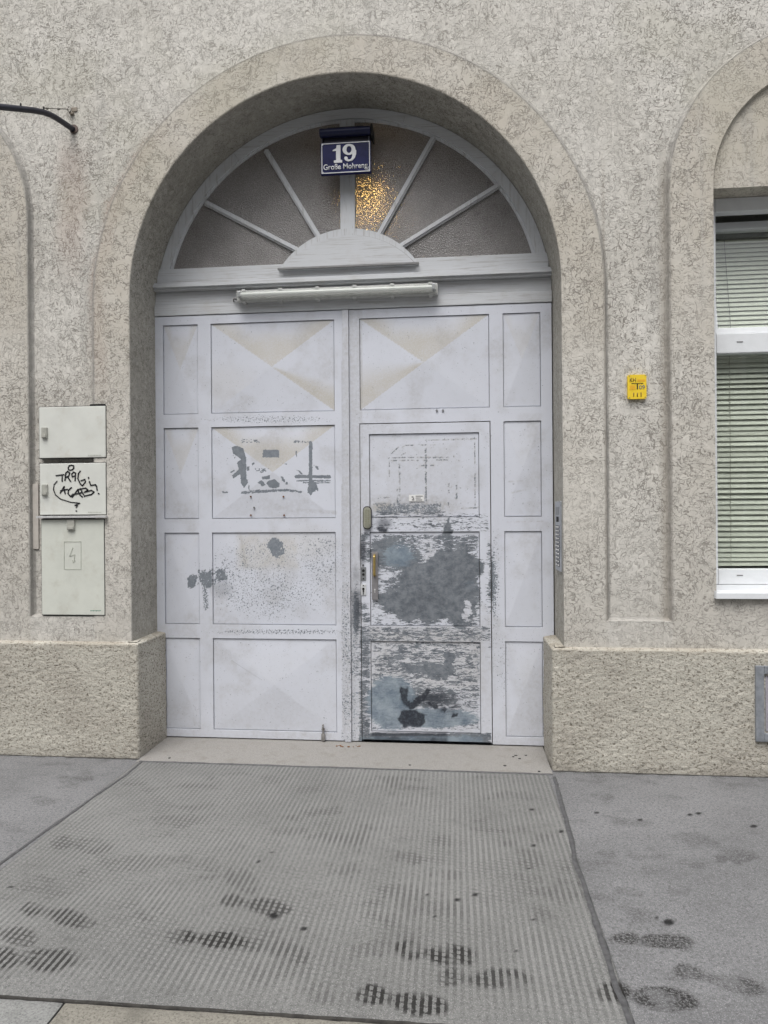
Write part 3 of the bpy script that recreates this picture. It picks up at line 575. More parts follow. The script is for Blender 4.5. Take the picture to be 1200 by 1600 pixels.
    # beige weathering on the facets of the diamond panels
    if facet is not None:
        k, row, col = facet     # arrays: facet index 0 top 1 right 2 bottom 3 left ; row, col scalars ; position in panel
        k, tt, pa, pb = k
        strength = {0: (.95, .9, .18, .05), 1: (.70, .85, .12, .02), 2: (.9, 0, 0, 0), 3: (.25, 0, 0, 0)}
        top = {(0, 0): .45, (0, 1): .80, (0, 2): .85, (0, 3): .28, (1, 0): .4, (1, 1): .8}.get((row, col), .04)
        q_ = np.where((k == 0) | (k == 2), abs(pa)/(abs(pb)+1e-6), abs(pb)/(abs(pa)+1e-6)); g_ = mx(sstep(.05, .55, tt), sstep(.35, .95, q_)); beige = np.where(k == 0, mx(beige, top*g_*(.75+.5*S(9, 2))), beige)
        rgt = {(0, 1): .7, (0, 0): .05}.get((row, col), 0); g_ = sstep(.3, -.5, 0)
        if (row, col) == (0, 1):
            beige = np.where((k == 1) & (pb < 0), mx(beige, .85*sstep(.25, .8, q_)*(.7+.6*S(9, 5))), beige); beige = np.where(k == 3, mx(beige, .25*blob(u, v, 345, 600, 50, 30, .6)), beige)
        if (row, col) == (0, 2): beige = np.where((k == 3), mx(beige, .85*sstep(-.2, .8, q_*np.where(pb < 0, 1, -1))*(.7+.6*S(9, 5))), beige)
        if (row, col) == (1, 1): dirt = np.where(k == 2, mx(dirt, .18), dirt)
        if row == 3: dirt = np.where(k == 2, mx(dirt, .20*S(8, 4)+.08), dirt)
        if row == 3 and col < 2: dirt = mx(dirt, .30*sstep(1020, 1120, v)*S(4, 8))
    # wicket door: heavy peeling
    wk = (u > 556) & (u < 800) & (v > 650)
    if wk.any():
        f = np.zeros(u.shape)
        f = mx(f, 1.02*blob(U, Vv, 668, 930, 80, 44, .25)); f = mx(f, .96*rect(U, Vv, 606, 746, 888, 972, 7)*0+.80*rect(U, Vv, 612, 746, 885, 970, 10)); f = mx(f, .98*blob(U, Vv, 710, 885, 44, 28, .3)); f = mx(f, .96*blob(U, Vv, 620, 868, 44, 32, .5))
        f = mx(f, .93*blob(U, Vv, 720, 950, 32, 30, .4)); f = mx(f, .80*blob(U, Vv, 700, 843, 10, 28, .4)); f = mx(f, .92*blob(U, Vv, 665, 900, 60, 22, .5))
        hole_ = blob(U, Vv, 732, 955, 8, 17, .3); f = f*(1-.75*hole_)
        f = f*(1-.45*blob(U, Vv, 607, 905, 22, 26, .5))*(1-.35*blob(U, Vv, 655, 852, 40, 16, .6))
        f = mx(f, .56*rect(u, v, 582, 750, 834, 866, 5)*(.75+.5*S(8, 6))); f = mx(f, .44*rect(u, v, 580, 752, 858, 980, 6)); f = mx(f, .52*rect(u, v, 560, 768, 978, 1004, 5))
        f = mx(f, .56*blob(U, Vv, 650, 1035, 80, 36, .5)*(.8+.4*S(10, 2))); f = mx(f, .80*poly(U, Vv, [(616, 1030), (640, 1036), (690, 1035), (695, 1015), (712, 1020), (708, 1050), (690, 1062), (640, 1052)], 6)); f = mx(f, .50*rect(u, v, 580, 752, 1000, 1142, 6)*(.78+.35*S(7, 7)))
        f = mx(f, .66*blob(U, Vv, 655, 1090, 85, 22, .6)); f = mx(f, .58*rect(u, v, 560, 580, 975, 1165, 4)); f = mx(f, .52*rect(u, v, 562, 580, 830, 975, 4)*sstep(.3, .6, S(6, 3)+.1)); f = mx(f, .72*rect(u, v, 560, 768, 1145, 1168, 3)); f = mx(f, .66*blob(U, Vv, 770, 905, 8, 66, .8)); f = mx(f, .36*rect(u, v, 752, 785, 830, 1050, 14)*(.6+.8*S(7, 3)))
        f = mx(f, .40*rect(u, v, 566, 765, 800, 832, 4)); f = mx(f, .78*seg(U, Vv, 701, 812, 700, 832, 3.2, 1.5)); f = mx(f, .62*seg(U, Vv, 640, 822, 720, 818, 3, 2)); f = mx(f, .55*rect(u, v, 585, 690, 785, 808, 6)*(.7+.6*S(12)))
        f = mx(f, .30*blob(u, v, 785, 1040, 18, 80, .8)*sstep(770, 776, u))
        f = np.where(v < 832, np.where(u > 768, f*.0, f), f) if False else f
        bare = np.where(wk, mx(bare, f), bare); streak = np.where(wk & (v > 800) & (u < 770), 1.0, streak)
        wash = mx(wash, .62*blob(u, v, 622, 868, 30, 22, .8)); wash = mx(wash, .80*blob(u, v, 612, 1098, 40, 44, .5)); wash = mx(wash, .80*blob(u, v, 670, 1122, 80, 16, .5)); wash = mx(wash, .5*rect(u, v, 560, 765, 1148, 1166, 6)*(.5+S(9, 8))); wash = mx(wash, .35*blob(u, v, 735, 915, 16, 14, .7)); wash = mx(wash, .25*blob(u, v, 668, 930, 70, 40, .5))
        wash = wash*sstep(560, 566, u)*(1-sstep(752, 770, u)) 
        us = u+(S(24, 5)-.5)*15; vs = v+(S(24, 8)-.5)*10; soot = mx(soot, (.62+.5*S(18, 2))*poly(us, vs, [(627, 1112), (650, 1108), (664, 1116), (664, 1130), (660, 1137), (628, 1137), (624, 1124)], 3.5)); soot = mx(soot, (.55+.55*S(18, 4))*poly(us, vs, [(624, 1072), (637, 1073), (637, 1090), (640, 1097), (655, 1086), (664, 1076), (672, 1078), (668, 1096), (652, 1103), (640, 1108), (630, 1096), (623, 1090)], 3.5))
        soot = mx(soot, .9*seg(us, vs, 672, 1098, 712, 1118, 4, 4)*sstep(.35, .6, S(40, 6))); soot = mx(soot, .55*blob(u, v, 680, 1092, 34, 12, .8)); soot = mx(soot, .55*rect(u, v, 580, 700, 1143, 1152, 4)); soot = mx(soot, .80*blob(U, v, 597, 827, 9, 5, .6)); soot = mx(soot, .5*blob(u, v, 600, 818, 14, 10, .8))
        soot = mx(soot, .60*blob(u, v, 567, 860, 6, 24, .8)); soot = mx(soot, .35*blob(u, v, 668, 935, 60, 25, .7)*S(12, 4)); soot = mx(soot, .45*rect(u, v, 562, 577, 1000, 1160, 5)*S(9, 1)); soot = mx(soot, .75*rect(u, v, 566, 700, 1150, 1168, 4)*S(11, 3)*1.2); soot = mx(soot, .55*blob(u, v, 700, 1102, 40, 12, .8)*S(25, 3)*1.4)
        dirt = mx(dirt, .65*blob(u, v, 640, 790, 75, 18, .6)*(.5+S(20, 2))); dirt = mx(dirt, .35*rect(u, v, 580, 700, 690, 800, 12)*S(14, 7)); dirt = mx(dirt, .5*rect(u, v, 576, 768, 978, 1002, 4)*(.4+S(14, 1)))
        dirt = mx(dirt, .25*rect(u, v, 560, 768, 980, 1165, 6)); beige = mx(beige, .8*blob(u, v, 597, 793, 16, 7, .5)); beige = mx(beige, .28*rect(u, v, 580, 752, 985, 1080, 10)*(.5+S(12, 3)))
        # tape and sticker outlines on the wicket's top panel
        c4 = lambda X, Y: (570+X/6.316, 660+Y/6.316); g_ = np.zeros(u.shape)
        for (xa, ya, xb, yb, w_) in ((405, 225, 630, 225, 3), (650, 225, 770, 214, 4), (240, 350, 900, 345, 5), (240, 380, 820, 372, 5), (600, 175, 1100, 162, 4), (600, 260, 605, 780, 6), (340, 400, 345, 780, 5), (240, 390, 240, 570, 4), (320, 660, 322, 800, 7), (1085, 200, 1090, 820, 4),
                                     (828, 600, 828, 860, 5), (905, 590, 905, 770, 5), (850, 640, 900, 600, 7), (440, 890, 560, 895, 7), (610, 895, 800, 880, 5), (940, 848, 1130, 842, 6), (80, 750, 270, 740, 4), (80, 810, 260, 805, 4), (335, 240, 400, 300, 5), (400, 300, 350, 325, 5), (330, 245, 270, 300, 5), (470, 430, 680, 425, 7), (400, 820, 760, 815, 7), (235, 880, 420, 885, 5), (235, 900, 430, 915, 5), (405, 225, 370, 245, 4), (880, 330, 930, 380, 6), (720, 930, 760, 920, 7)):
            g_ = mx(g_, seg(u, v, *c4(xa, ya), *c4(xb, yb), w_/6.3+.25, .7))
        g_ = g_*sstep(.36, .50, fbm(x*46, z*46, 91, 3)); dirt = mx(dirt, .95*g_); bare = mx(bare, .62*g_)
        dirt = mx(dirt, .30*rect(u, v, 620, 702, 692, 732, 3)*S(30, 3)); dirt = mx(dirt, .22*rect(u, v, 603, 720, 715, 800, 4))
    # strips at the meeting edge, handled bare and grimy low down
    ms = (u > 534) & (u < 566)
    soot = np.where(ms, mx(soot, .50*blob(u, v, 557, 940, 9, 65, .6)*(.3+S(12, 6))), soot); bare = np.where(ms, mx(bare, (.10+.26*sstep(760, 980, v))*(.5+1.0*S(8, 4))), bare)
    bare = np.where(ms, mx(bare, .66*blob(u, v, 557, 960, 7, 50, .7)), bare); wash = np.where(ms, mx(wash, .35*blob(u, v, 556, 1100, 8, 60, .7)), wash)
    dirt = np.where(ms, mx(dirt, .28+.3*S(10, 9)), dirt)
    # joints collect dirt, bottom rail splashed
    dirt = mx(dirt, .35*sstep(1125, 1165, v)*(.4+S(10, 12))); dirt = mx(dirt, .45*blob(u, v, 470, 1150, 60, 10, .7)*S(20, 3)*1.5)
    soot = mx(soot, .35*seg(u, v, 362, 1032, 408, 1062, .8, .8)); dirt = mx(dirt, .3*blob(u, v, 370, 1076, 35, 8, .8)); dirt = mx(dirt, .4*blob(u, v, 385, 1012, 12, 10, .7)*S(30, 1)*1.5)
    for (xa, ya, xb, yb) in ((795, 753, 825, 750), (800, 770, 822, 765), (793, 815, 860, 815), (478, 798, 522, 801)): dirt = mx(dirt, .6*seg(u, v, xa, ya, xb, yb, 1.1, 1)*sstep(.3, .6, S(50, 3)))
    dirt = mx(dirt, .4*seg(u, v, 466, 797, 524, 801, 3, 1)); dirt = mx(dirt, .35*blob(u, v, 835, 1080, 22, 50, .8)*S(9, 5)*1.4)
    return dict(bare=bare, beige=beige, soot=soot, wash=wash, streak=streak, dirt=np.clip(dirt, 0, 1))
def paint(o, facet=None):
    n = len(o.data.vertices); c = np.empty(n*3, np.float32); o.data.vertices.foreach_get('co', c); c = c.reshape(-1, 3).astype(float)
    u, v = uv_of(c)
    for k, a in big_fields(u, v, c[:, 0], c[:, 2], facet).items(): attr(o, k, a)
    return o
def edges(breaks, st):
    E = []
    for a, b_ in zip(breaks[:-1], breaks[1:]): E += list(np.linspace(a, b_, max(1, int(round((b_-a)/st)))+1)[:-1])
    return np.array(E+[breaks[-1]])
ST = .0065
def framework(name, x0, x1, z0, z1, holes, y, depth, parent, lip=.012):
    """front sheet with openings, rounded outer edge going back to depth, opening edges going back by lip"""
    bx = sorted({x0, x1, *[h[0] for h in holes], *[h[1] for h in holes]}); bz = sorted({z0, z1, *[h[2] for h in holes], *[h[3] for h in holes]})
    X = edges(bx, ST); Z = edges(bz, ST); nx, nz = len(X), len(Z); gx, gz = np.meshgrid(X, Z)
    V = np.c_[gx.ravel(), np.full(nx*nz, y), gz.ravel()]
    xc = (X[:-1]+X[1:])/2; zc = (Z[:-1]+Z[1:])/2; cx, cz = np.meshgrid(xc, zc); keep = np.ones(cx.shape, bool)
    for h in holes: keep &= ~((cx > h[0]) & (cx < h[1]) & (cz > h[2]) & (cz < h[3]))
    j, i = np.nonzero(keep); a = j*nx+i; Q = [np.c_[a, a+1, a+nx+1, a+nx]]
    extra = []; base = nx*nz; Vx = []
    def skirt(P, yb):
        nonlocal base
        m_ = len(P); P = np.array(P); Vx.append(np.c_[P[:, 0], np.full(m_, y), P[:, 1]]); Vx.append(np.c_[P[:, 0], np.full(m_, yb), P[:, 1]])
        k = np.arange(m_-1); Q.append(np.c_[base+k, base+m_+k, base+m_+k+1, base+k+1]); base += 2*m_
    def ring(a0, a1, b0, b1):
        xs = [t for t in X if a0-1e-9 <= t <= a1+1e-9]; zs_ = [t for t in Z if b0-1e-9 <= t <= b1+1e-9]
        return [(t, b0) for t in xs]+[(a1, t) for t in zs_[1:]]+[(t, b1) for t in xs[::-1][1:]]+[(a0, t) for t in zs_[::-1][1:]]
    skirt(ring(x0, x1, z0, z1), y+depth)
    for h in holes: skirt(ring(*h), y+lip)
    return paint(quads(name, np.r_[V, *Vx] if Vx else V, np.r_[tuple(Q)], M_GATE, parent))
def panel(x0, x1, z0, z1, row, col, parent, rise=.014, y=.0085, g=.003):
    x0 += g; x1 -= g; z0 += g; z1 -= g; st = .0045 if (row, col) == (1, 1) else ST
    X = np.linspace(x0, x1, int((x1-x0)/st)+1); Z = np.linspace(z0, z1, int((z1-z0)/st)+1); nx, nz = len(X), len(Z); gx, gz = np.meshgrid(X, Z); gx = gx.ravel(); gz = gz.ravel()
    a = (gx-(x0+x1)/2)/((x1-x0)/2); b_ = (gz-(z0+z1)/2)/((z1-z0)/2); m_ = np.maximum(abs(a), abs(b_))
    gy = y-rise*(1-m_); k = np.where(abs(b_) >= abs(a), np.where(b_ > 0, 0, 2), np.where(a > 0, 1, 3))
    i = (np.arange(nz-1)[:, None]*nx+np.arange(nx-1)[None, :]).ravel()
    V = np.c_[gx, gy, gz]; Q = np.c_[i, i+1, i+nx+1, i+nx]
    bd = list(range(nx))+[nx*j+nx-1 for j in range(1, nz)]+[nx*nz-1-j for j in range(1, nx)]+[nx*(nz-1-j) for j in range(1, nz)]
    nb = len(bd); V = np.r_[V, V[bd]+np.array([0, .008, 0])]; q = np.arange(nb-1); bd = np.array(bd); Q = np.r_[Q, np.c_[bd[q], nx*nz+q, nx*nz+q+1, bd[q+1]]]
    k = np.r_[k, k[bd]]; tt = np.r_[1-m_, (1-m_)[bd]]; pa = np.r_[a, a[bd]]; pb = np.r_[b_, b_[bd]]
    return paint(quads('panel', V, Q, M_GATE, parent), ((k, tt, pa, pb), row, col))
def backing(x0, x1, z0, z1, parent, y=.022): b = MB(); b.box(x0, x1, y, y+.02, z0, z1, .002); return b
gate = empty('double_gate', (1.34, .02, 0), label='pale grey two leaf metal gate with diamond panels and peeling paint in the arched entrance', cat='gate')
GT, GB = 3.008, .010
hl = [(COLS[0], COLS[1], *r_) for r_ in ROWS]+[(COLS[2], COLS[3], *r_) for r_ in ROWS]
leaf = framework('leaf', -.066, 1.300, GB, GT, hl, 0, .05, gate)
leaf['label'] = 'left gate leaf with eight panels'
for r_, (z0, z1) in enumerate(ROWS): panel(COLS[0], COLS[1], z0, z1, r_, 0, leaf); panel(COLS[2], COLS[3], z0, z1, r_, 1, leaf)
backing(-.06, 1.295, GB+.005, GT-.005, leaf).build('back_sheet', M_GREY, leaf)
def strip(name, x0, x1, z0, z1, y0, y1, parent): return framework(name, x0, x1, z0, z1, [], y0, y1-y0, parent)
strip('meeting_strip', 1.301, 1.343, GB-.004, GT, -.014, .05, leaf)
hr = [(COLS[4], COLS[5], *ROWS[0])]+[(COLS[6], COLS[7], *r_) for r_ in ROWS]+[(COLS[4]-.004, COLS[5]+.004, -1, 2.218)]
hr[-1] = (COLS[4]-.004, COLS[5]+.004, GB, 2.218)
leaf2 = framework('leaf', 1.3455, 2.730, GB, GT, hr, 0.001, .05, gate); leaf2['label'] = 'right gate leaf around the small door'
panel(COLS[4], COLS[5], *ROWS[0], 0, 2, leaf2)
for r_, (z0, z1) in enumerate(ROWS): panel(COLS[6], COLS[7], z0, z1, r_, 3, leaf2)
b = MB(); b.box(1.35, 2.72, .022, .04, 2.225, GT-.005, .002); b.box(2.32, 2.72, .022, .04, GB+.005, 2.222, .002); b.build('back_sheet', M_GREY, leaf2)
# wicket door
wx0, wx1 = COLS[4]+.001, COLS[5]-.002
PX0, PX1 = at(578.2, 900, 0)[0], at(750, 900, 0)[0]; WR = [(1.562, 2.142), ROWS[2], (.078, .708)]
wick = framework('wicket_door', wx0, wx1, .024, 2.211, [(PX0, PX1, *r_) for r_ in WR], -.003, .05, gate); wick['label'] = 'small door in the right leaf, paint worn down to grey primer'
for r_, (z0, z1) in enumerate(WR): panel(PX0, PX1, z0, z1, r_+1, 2, wick, rise=.002 if r_ == 0 else .012, y=.006)
b = backing(wx0+.004, wx1-.004, .03, 2.205, wick); b.build('back_sheet', M_GREY, wick)
def xy(px, py): return at(px, py, 0)
# bolt at the left leaf's foot
bt = MB(); x, z = xy(505.5, 1145); bt.box(x-.013, x+.013, -.022, .0, z-.052, z-.003, .004); bt.tube([(x, -.014, z-.055), (x, -.014, z+.062)], .0065, 10); bt.box(x-.011, x+.011, -.020, .0, z+.022, z+.034, .003); bt.tube([(x, -.014, z+.045), (x, -.030, z+.045)], .006, 8)
bt.build('bolt', mat_plain('old_steel', (.30, .29, .28), .5, .5, dirt=(.15, .09, .05), da=.6), leaf, True)
for px, py in ((392, 776), (443, 776), (392, 805), (444, 805), (397, 793)):
    x, z = xy(px, py); b = MB(); b.tube([(x, -.006, z), (x, .004, z)], .006, 10); b.build('rivet', M_RUST if (px, py) != (397, 793) else M_GREY, leaf, True)
for px, py in ((682.5, 641.5), (692, 641.5)):
    x, z = xy(px, py); b = MB(); b.tube([(x, -.005, z), (x, .002, z)], .008, 12); b.build('screw_head', M_STEEL, leaf2, True)
# keypad lock
x, z0 = xy(574.5, 827); z1 = xy(574.5, 791)[1]
def rr_outline(x0, x1, z0, z1, r, n=6):
    P = []
    for cx, cz, a0 in ((x1-r, z1-r, 0), (x0+r, z1-r, 90), (x0+r, z0+r, 180), (x1-r, z0+r, 270)):
        for k in range(n+1): a = math.radians(a0+90*k/n); P.append((cx+r*math.cos(a), cz+r*math.sin(a)))
    return P
b = MB(); b.prism(rr_outline(x-.030, x+.030, z0, z1, .028), -.022, -.002); lk = b.build('keypad_lock', mat_plain('lock_rim', (.03, .03, .03), .4), wick)
b = MB(); b.prism(rr_outline(x-.025, x+.025, z0+.006, z1-.006, .024), -.027, -.021); b.build('lock_face', mat_plain('lock_nickel', (.50, .50, .42), .35, .6), wick)
b = MB()
for k in range(7):
    zz = z1-.026-k*.0135
    for s in (-1, 1): b.box(x+s*.0095-.007, x+s*.0095+.007, -.031, -.0265, zz-.0042, zz+.0042, .001)
b.build('lock_buttons', mat_plain('lock_button', (.40, .40, .31), .4, .5), wick)
b = MB(); b.tube([(x, -.028, z0+.030), (x, -.040, z0+.030)], .018, 20); b.build('lock_knob', mat_plain('knob', (.42, .42, .34), .35, .6), wick, True)
# long backplate with brass pull
x0, z0 = xy(581.5, 937); x1, z1 = xy(590.5, 862); b = MB(); b.box(x0, x1, -.010, -.002, z0, z1, .002); b.build('handle_plate', mat_plain('plate_metal', (.27, .26, .27), .55, .4), wick)
xk, zk = xy(586, 922); b = MB(); b.tube([(xk, -.012, zk+.005), (xk, -.006, zk+.005)], .005, 10); b.box(xk-.002, xk+.002, -.012, -.008, zk-.018, zk+.003, .0005); b.build('keyhole', M_LABEL, wick)
xh, za = xy(585.5, 867); zb = xy(585.5, 899)[1]; pts = []
for t in range(9): a = math.pi/2*t/8; pts.append((xh+.002*t/8, -.008-.034*math.sin(a), za-.0-.016*(1-math.cos(a))))
for t in range(9): a = math.pi/2*t/8; pts.append((xh, -.042+.034*(1-math.cos(a)), zb+.016-.016*math.sin(a)))
b = MB(); b.tube(pts, .0085, 14); b.build('handle', M_BRASS, wick, True)
# lock plates on the wicket's edge
x0, z0 = xy(564.5, 907); x1, z1 = xy(572, 886); b = MB(); b.box(x0, x1, -.008, -.002, z0, z1, .002); b.build('lock_plate', mat_plain('dull_plate', (.24, .25, .26), .5, .4), wick)
for px, py, r in ((567.5, 883, .006), (568, 891.5, .010), (568, 897.5, .009), (568, 904, .005)): x, z = xy(px, py); b = MB(); b.tube([(x, -.0095, z), (x, -.0045, z)], r, 14); b.build('screw_hole', M_DARK, wick)
x0, z0 = xy(564.2, 930); x1, z1 = xy(572.2, 913); b = MB(); b.box(x0, x1, -.008, -.002, z0, z1, .002); b.build('cylinder_plate', mat_plain('bright_plate', (.66, .67, .68), .3, .3), wick)
b = MB(); x, z = xy(568, 920); b.tube([(x, -.0105, z), (x, -.006, z)], .0085, 14); b.box(x-.0045, x+.0045, -.0105, -.006, z-.026, z, .001)
for py in (914.7, 927.6): x, z = xy(568, py); b.tube([(x, -.0105, z), (x, -.006, z)], .004, 10)
b.build('key_slot', M_DARK, wick)
# text helper
def text(s, x, y, z, h, mat, parent, name='lettering', width=None, bold=0.0, depth=.0006, align='LEFT', shear=0, roll=0, facing=None):
    c = bpy.data.curves.new(name, 'FONT'); c.body = s; c.size = 1; c.offset = bold; c.extrude = 0; c.align_x = 'LEFT'; c.shear = shear; c.resolution_u = 3
    t = bpy.data.objects.new('t', c); COL.objects.link(t); dg = bpy.context.evaluated_depsgraph_get(); dg.update()
    me = bpy.data.meshes.new_from_object(t.evaluated_get(dg)); bpy.data.objects.remove(t)
    co_ = np.array([v.co[:] for v in me.vertices]); mn, mxx = co_.min(0), co_.max(0)
    sy_h = h/(mxx[1]-mn[1]); sx_w = (width/(mxx[0]-mn[0])) if width else sy_h
    X = (co_[:, 0]-mn[0])*sx_w; Z = (co_[:, 1]-mn[1])*sy_h
    if align == 'CENTER': X -= (mxx[0]-mn[0])*sx_w/2
    ca, sa = math.cos(roll), math.sin(roll); X, Z = X*ca-Z*sa, X*sa+Z*ca
    for v, a, b_ in zip(me.vertices, X, Z): v.co = (x+a, y, z+b_)
    me.materials.clear(); bm = bmesh.new(); bm.from_mesh(me)
    r = bmesh.ops.extrude_face_region(bm, geom=list(bm.faces))
    for v in [g for g in r['geom'] if isinstance(g, bmesh.types.BMVert)]: v.co.y -= depth
    bmesh.ops.recalc_face_normals(bm, faces=bm.faces); bm.to_mesh(me); bm.free(); return link(name, me, mat, parent)
# sticker on wicket
x0, z0 = xy(639, 783.5); x1, z1 = xy(662.5, 773); b = MB(); b.box(x0, x1, .0005, .004, z0, z1, .0003); b.build('sticker', M_LABEL, wick)
b = MB()
for k, (a, w) in enumerate(((0, 11), (0, 8), (0, 10))):
    xa, za = xy(649.5, 775.3+k*2.9); xb, _ = xy(649.5+w, 775); b.box(xa, xb, -.0004, .0008, za-.003, za+.003, 0)
for q in ((643, 775.5, 646, 777.5), (645, 777.5, 647, 779.8), (643.5, 780, 647.5, 782)): xa, za = xy(q[0], q[3]); xb, zb_ = xy(q[2], q[1]); b.box(xa, xb, -.0004, .0008, za, zb_, 0)
b.build('sticker_print', M_GREY, wick)

# ------------------------------------------------------------------ transom and fanlight
fan = empty('fanlight', (1.34, 0, 3.1), label='half round white wooden fanlight with hammered glass above the gate', cat='window')
b = MB(); b.box(-.068, 2.734, -.006, .06, 3.014, 3.092, .004); b.build('header_rail', M_WOOD, fan)
def zline(py_l, py_r, y): return (at(240, py_l, y)[1]+at(862, py_r, y)[1])/2
b = MB(); b.box(-.066, 2.732, .002, .06, 3.094, 3.182, .003); b.build('transom_board', M_WOOD, fan)
b = MB(); b.prism([(-.06, 3.184), (2.735, 3.184), (2.735, 3.20), (-.06, 3.20)], -.040, .06); b.prism([(-.06, 3.2005), (2.735, 3.2005), (2.735, 3.222), (-.06, 3.222)], -.058, .06); b.prism([(-.05, 3.2225), (2.727, 3.2225), (2.725, 3.236), (-.05, 3.236)], -.047, .06)
b.build('transom_moulding', M_WOOD, fan)
b = MB(); b.box(-.035, 2.712, -.012, .06, 3.2365, 3.345, .004); b.build('fanlight_sill', M_WOOD, fan)
FC = (1.34, 3.015); RO, RI = 1.394, 1.326
def arcpts(R, a0, a1, n, c=FC): return [(c[0]-R*math.cos(a0+(a1-a0)*k/n), c[1]+R*math.sin(a0+(a1-a0)*k/n)) for k in range(n+1)]
def ang(R, z): return math.asin((z-FC[1])/R)
a_o, a_i = ang(RO, 3.346), ang(RI, 3.346)
js = [a_o, .95, 1.87, math.pi-.72, math.pi-a_o]
for k in range(4):      # the arched frame is jointed from four segments
    oa = arcpts(RO, js[k]+(.0012 if k else 0), js[k+1], 22); ia0 = a_i if k == 0 else js[k]+.0012; ia1 = math.pi-a_i if k == 3 else js[k+1]; ia = arcpts(RI, ia0, ia1, 22)
    b = MB(); b.prism(oa+ia[::-1], -.004, .06); b.build('arch_frame', M_WOOD if k in (1, 2) else M_WOODV, fan)
ib = arcpts(RI+.002, a_i, math.pi-a_i, 80); ic = arcpts(RI-.018, ang(RI-.018, 3.346), math.pi-ang(RI-.018, 3.346), 80); b = MB(); b.prism(ib+ic[::-1], .012, .05); b.build('glazing_bead', M_WOODV, fan)
# segment board in the middle
xa, za = at(436, 432, -.03); xb, zb_ = at(652, 424, -.03); cx = (xa+xb)/2+.004; hw = (xb-xa)/2+.004; zb0 = 3.297; h_ = at(545, 357, -.02)[1]-zb0; Rs = (hw*hw+h_*h_)/(2*h_)
def segm(hw_, z0, h__, n=36):
    R = (hw_*hw_+h__*h__)/(2*h__); t = math.asin(min(1, hw_/R)) if h__ < R else math.pi/2; return [(cx+R*math.sin(-t+2*t*k/n), z0+h__-R+R*math.cos(-t+2*t*k/n)) for k in range(n+1)]
b = MB(); b.prism(segm(hw+.004, zb0, h_), -.022, .055); b.build('fan_base', M_WOODV, fan)
b = MB(); b.prism(segm(hw-.022, zb0+.004, h_-.055), -.034, -.0225); b.build('fan_base_board', M_WOOD, fan)
b = MB(); b.prism(segm(hw-.016, zb0+.003, h_-.050), -.0245, -.0221); b.build('groove_tone', M_GREY, fan)  # thin dark plate put in as the shadow line round the board
b = MB(); b.box(cx-hw-.006, cx+hw+.006, -.050, -.0345, zb0-.004, zb0+.010, .002); b.build('fan_base_ledge', mat_plain('dark_ledge', (.22, .22, .22), .7), fan)
bars = [((327, 320), (462, 390)), ((419, 241), (497, 369)), None, ((674, 222), (593, 366)), ((776, 292), (628, 384))]
ends = []
for k, q in enumerate(bars):
    if q is None:
        x0, z1 = at(531.5, 300, 0); x1, z0 = at(555, 356, 0); b = MB(); b.box(x0, x1, -.004, .045, 3.52, 4.335, .003); b.build('mullion', M_WOODV, fan); ends.append((((x0+x1)/2, RI+FC[1]), ((x0+x1)/2, z0))); continue
    P0 = np.array(at(*q[0], .01)); P1 = np.array(at(*q[1], .01)); d = P1-P0; d /= np.linalg.norm(d); nn_ = np.array([-d[1], d[0]])*.019; P0 = P0-d*.03; P1 = P1+d*.02
    b = MB(); b.prism([tuple(P0+nn_), tuple(P1+nn_), tuple(P1-nn_), tuple(P0-nn_)], .004, .04); m2 = nn_*.45; b.prism([tuple(P0+m2), tuple(P1+m2), tuple(P1-m2), tuple(P0-m2)], -.006, .0038); b.build('glazing_bar', M_WOODV, fan); ends.append((tuple(P0), tuple(P1)))
def a_of(p): return math.atan2(p[1]-FC[1], -(p[0]-FC[0]))
outs = [ang(RI+.01, 3.34)]+[a_of(e[0]) for e in ends]+[math.pi-ang(RI+.01, 3.34)]
ins = [(cx-hw+.03, 3.34)]+[e[1] for e in ends]+[(cx+hw-.03, 3.34)]
for k in range(6):
    o_ = arcpts(RI+.010, outs[k], outs[k+1], 14); b = MB(); b.prism(o_+[ins[k+1], ins[k]], .020, .0245); b.build('pane', M_FROST, fan)
# bulb in the passage behind the fanlight
lx, lz = at(577, 318, .9)
lamp = empty('passage_lamp', (lx, .9, lz), label='glowing warm globe lamp behind the pane right of the centre bar', cat='lamp')
bm = bmesh.new(); bmesh.ops.create_uvsphere(bm, u_segments=24, v_segments=16, radius=.035); bmesh.ops.translate(bm, verts=bm.verts, vec=(lx, .9, lz)); me = bpy.data.meshes.new('bulb'); bm.to_mesh(me); bm.free(); link('bulb', me, mat_emit('bulb_glow', (1, .62, .18), 60), lamp)
b = MB(); b.tube([(lx, .9, lz+.07), (lx, .9, 4.7)], .012, 10); b.build('stem', M_POLE, lamp, True)

# ------------------------------------------------------------------ house number with its lamp hood
sg = empty('house_number_sign', at(540, 246, -.12)[:1]+(-.12, at(540, 246, -.12)[1]), label='blue enamel house number plate reading 19 under a navy lamp hood', cat='sign')
ys = -.13; (xA, zA), (xB, zB) = at(501.5, 273, ys), at(579, 219, ys)
b = MB(); b.box(xA-.002, xB+.002, ys+.001, ys+.028, zA, zB, .004); b.build('plate', M_BLUE, sg)
b = MB()
for q in ((xA+.005, xB-.005, zB-.010, zB-.005), (xA+.005, xB-.005, zA+.005, zA+.010), (xA+.005, xA+.010, zA+.0105, zB-.0105), (xB-.010, xB-.005, zA+.0105, zB-.0105)): b.box(q[0], q[1], ys-.002, ys+.0015, q[2], q[3], 0)
b.build('border', M_WHITE, sg)
def glyph(pts, x, z, s): return [(x+a*s, z+b_*s) for a, b_ in pts]
s_ = (zB-zA)/410; ox = xA-.0; c3 = lambda X, Y: (xA+(X-162)*(xB-xA)/590, zB-(Y-368)*(zB-zA)/410)
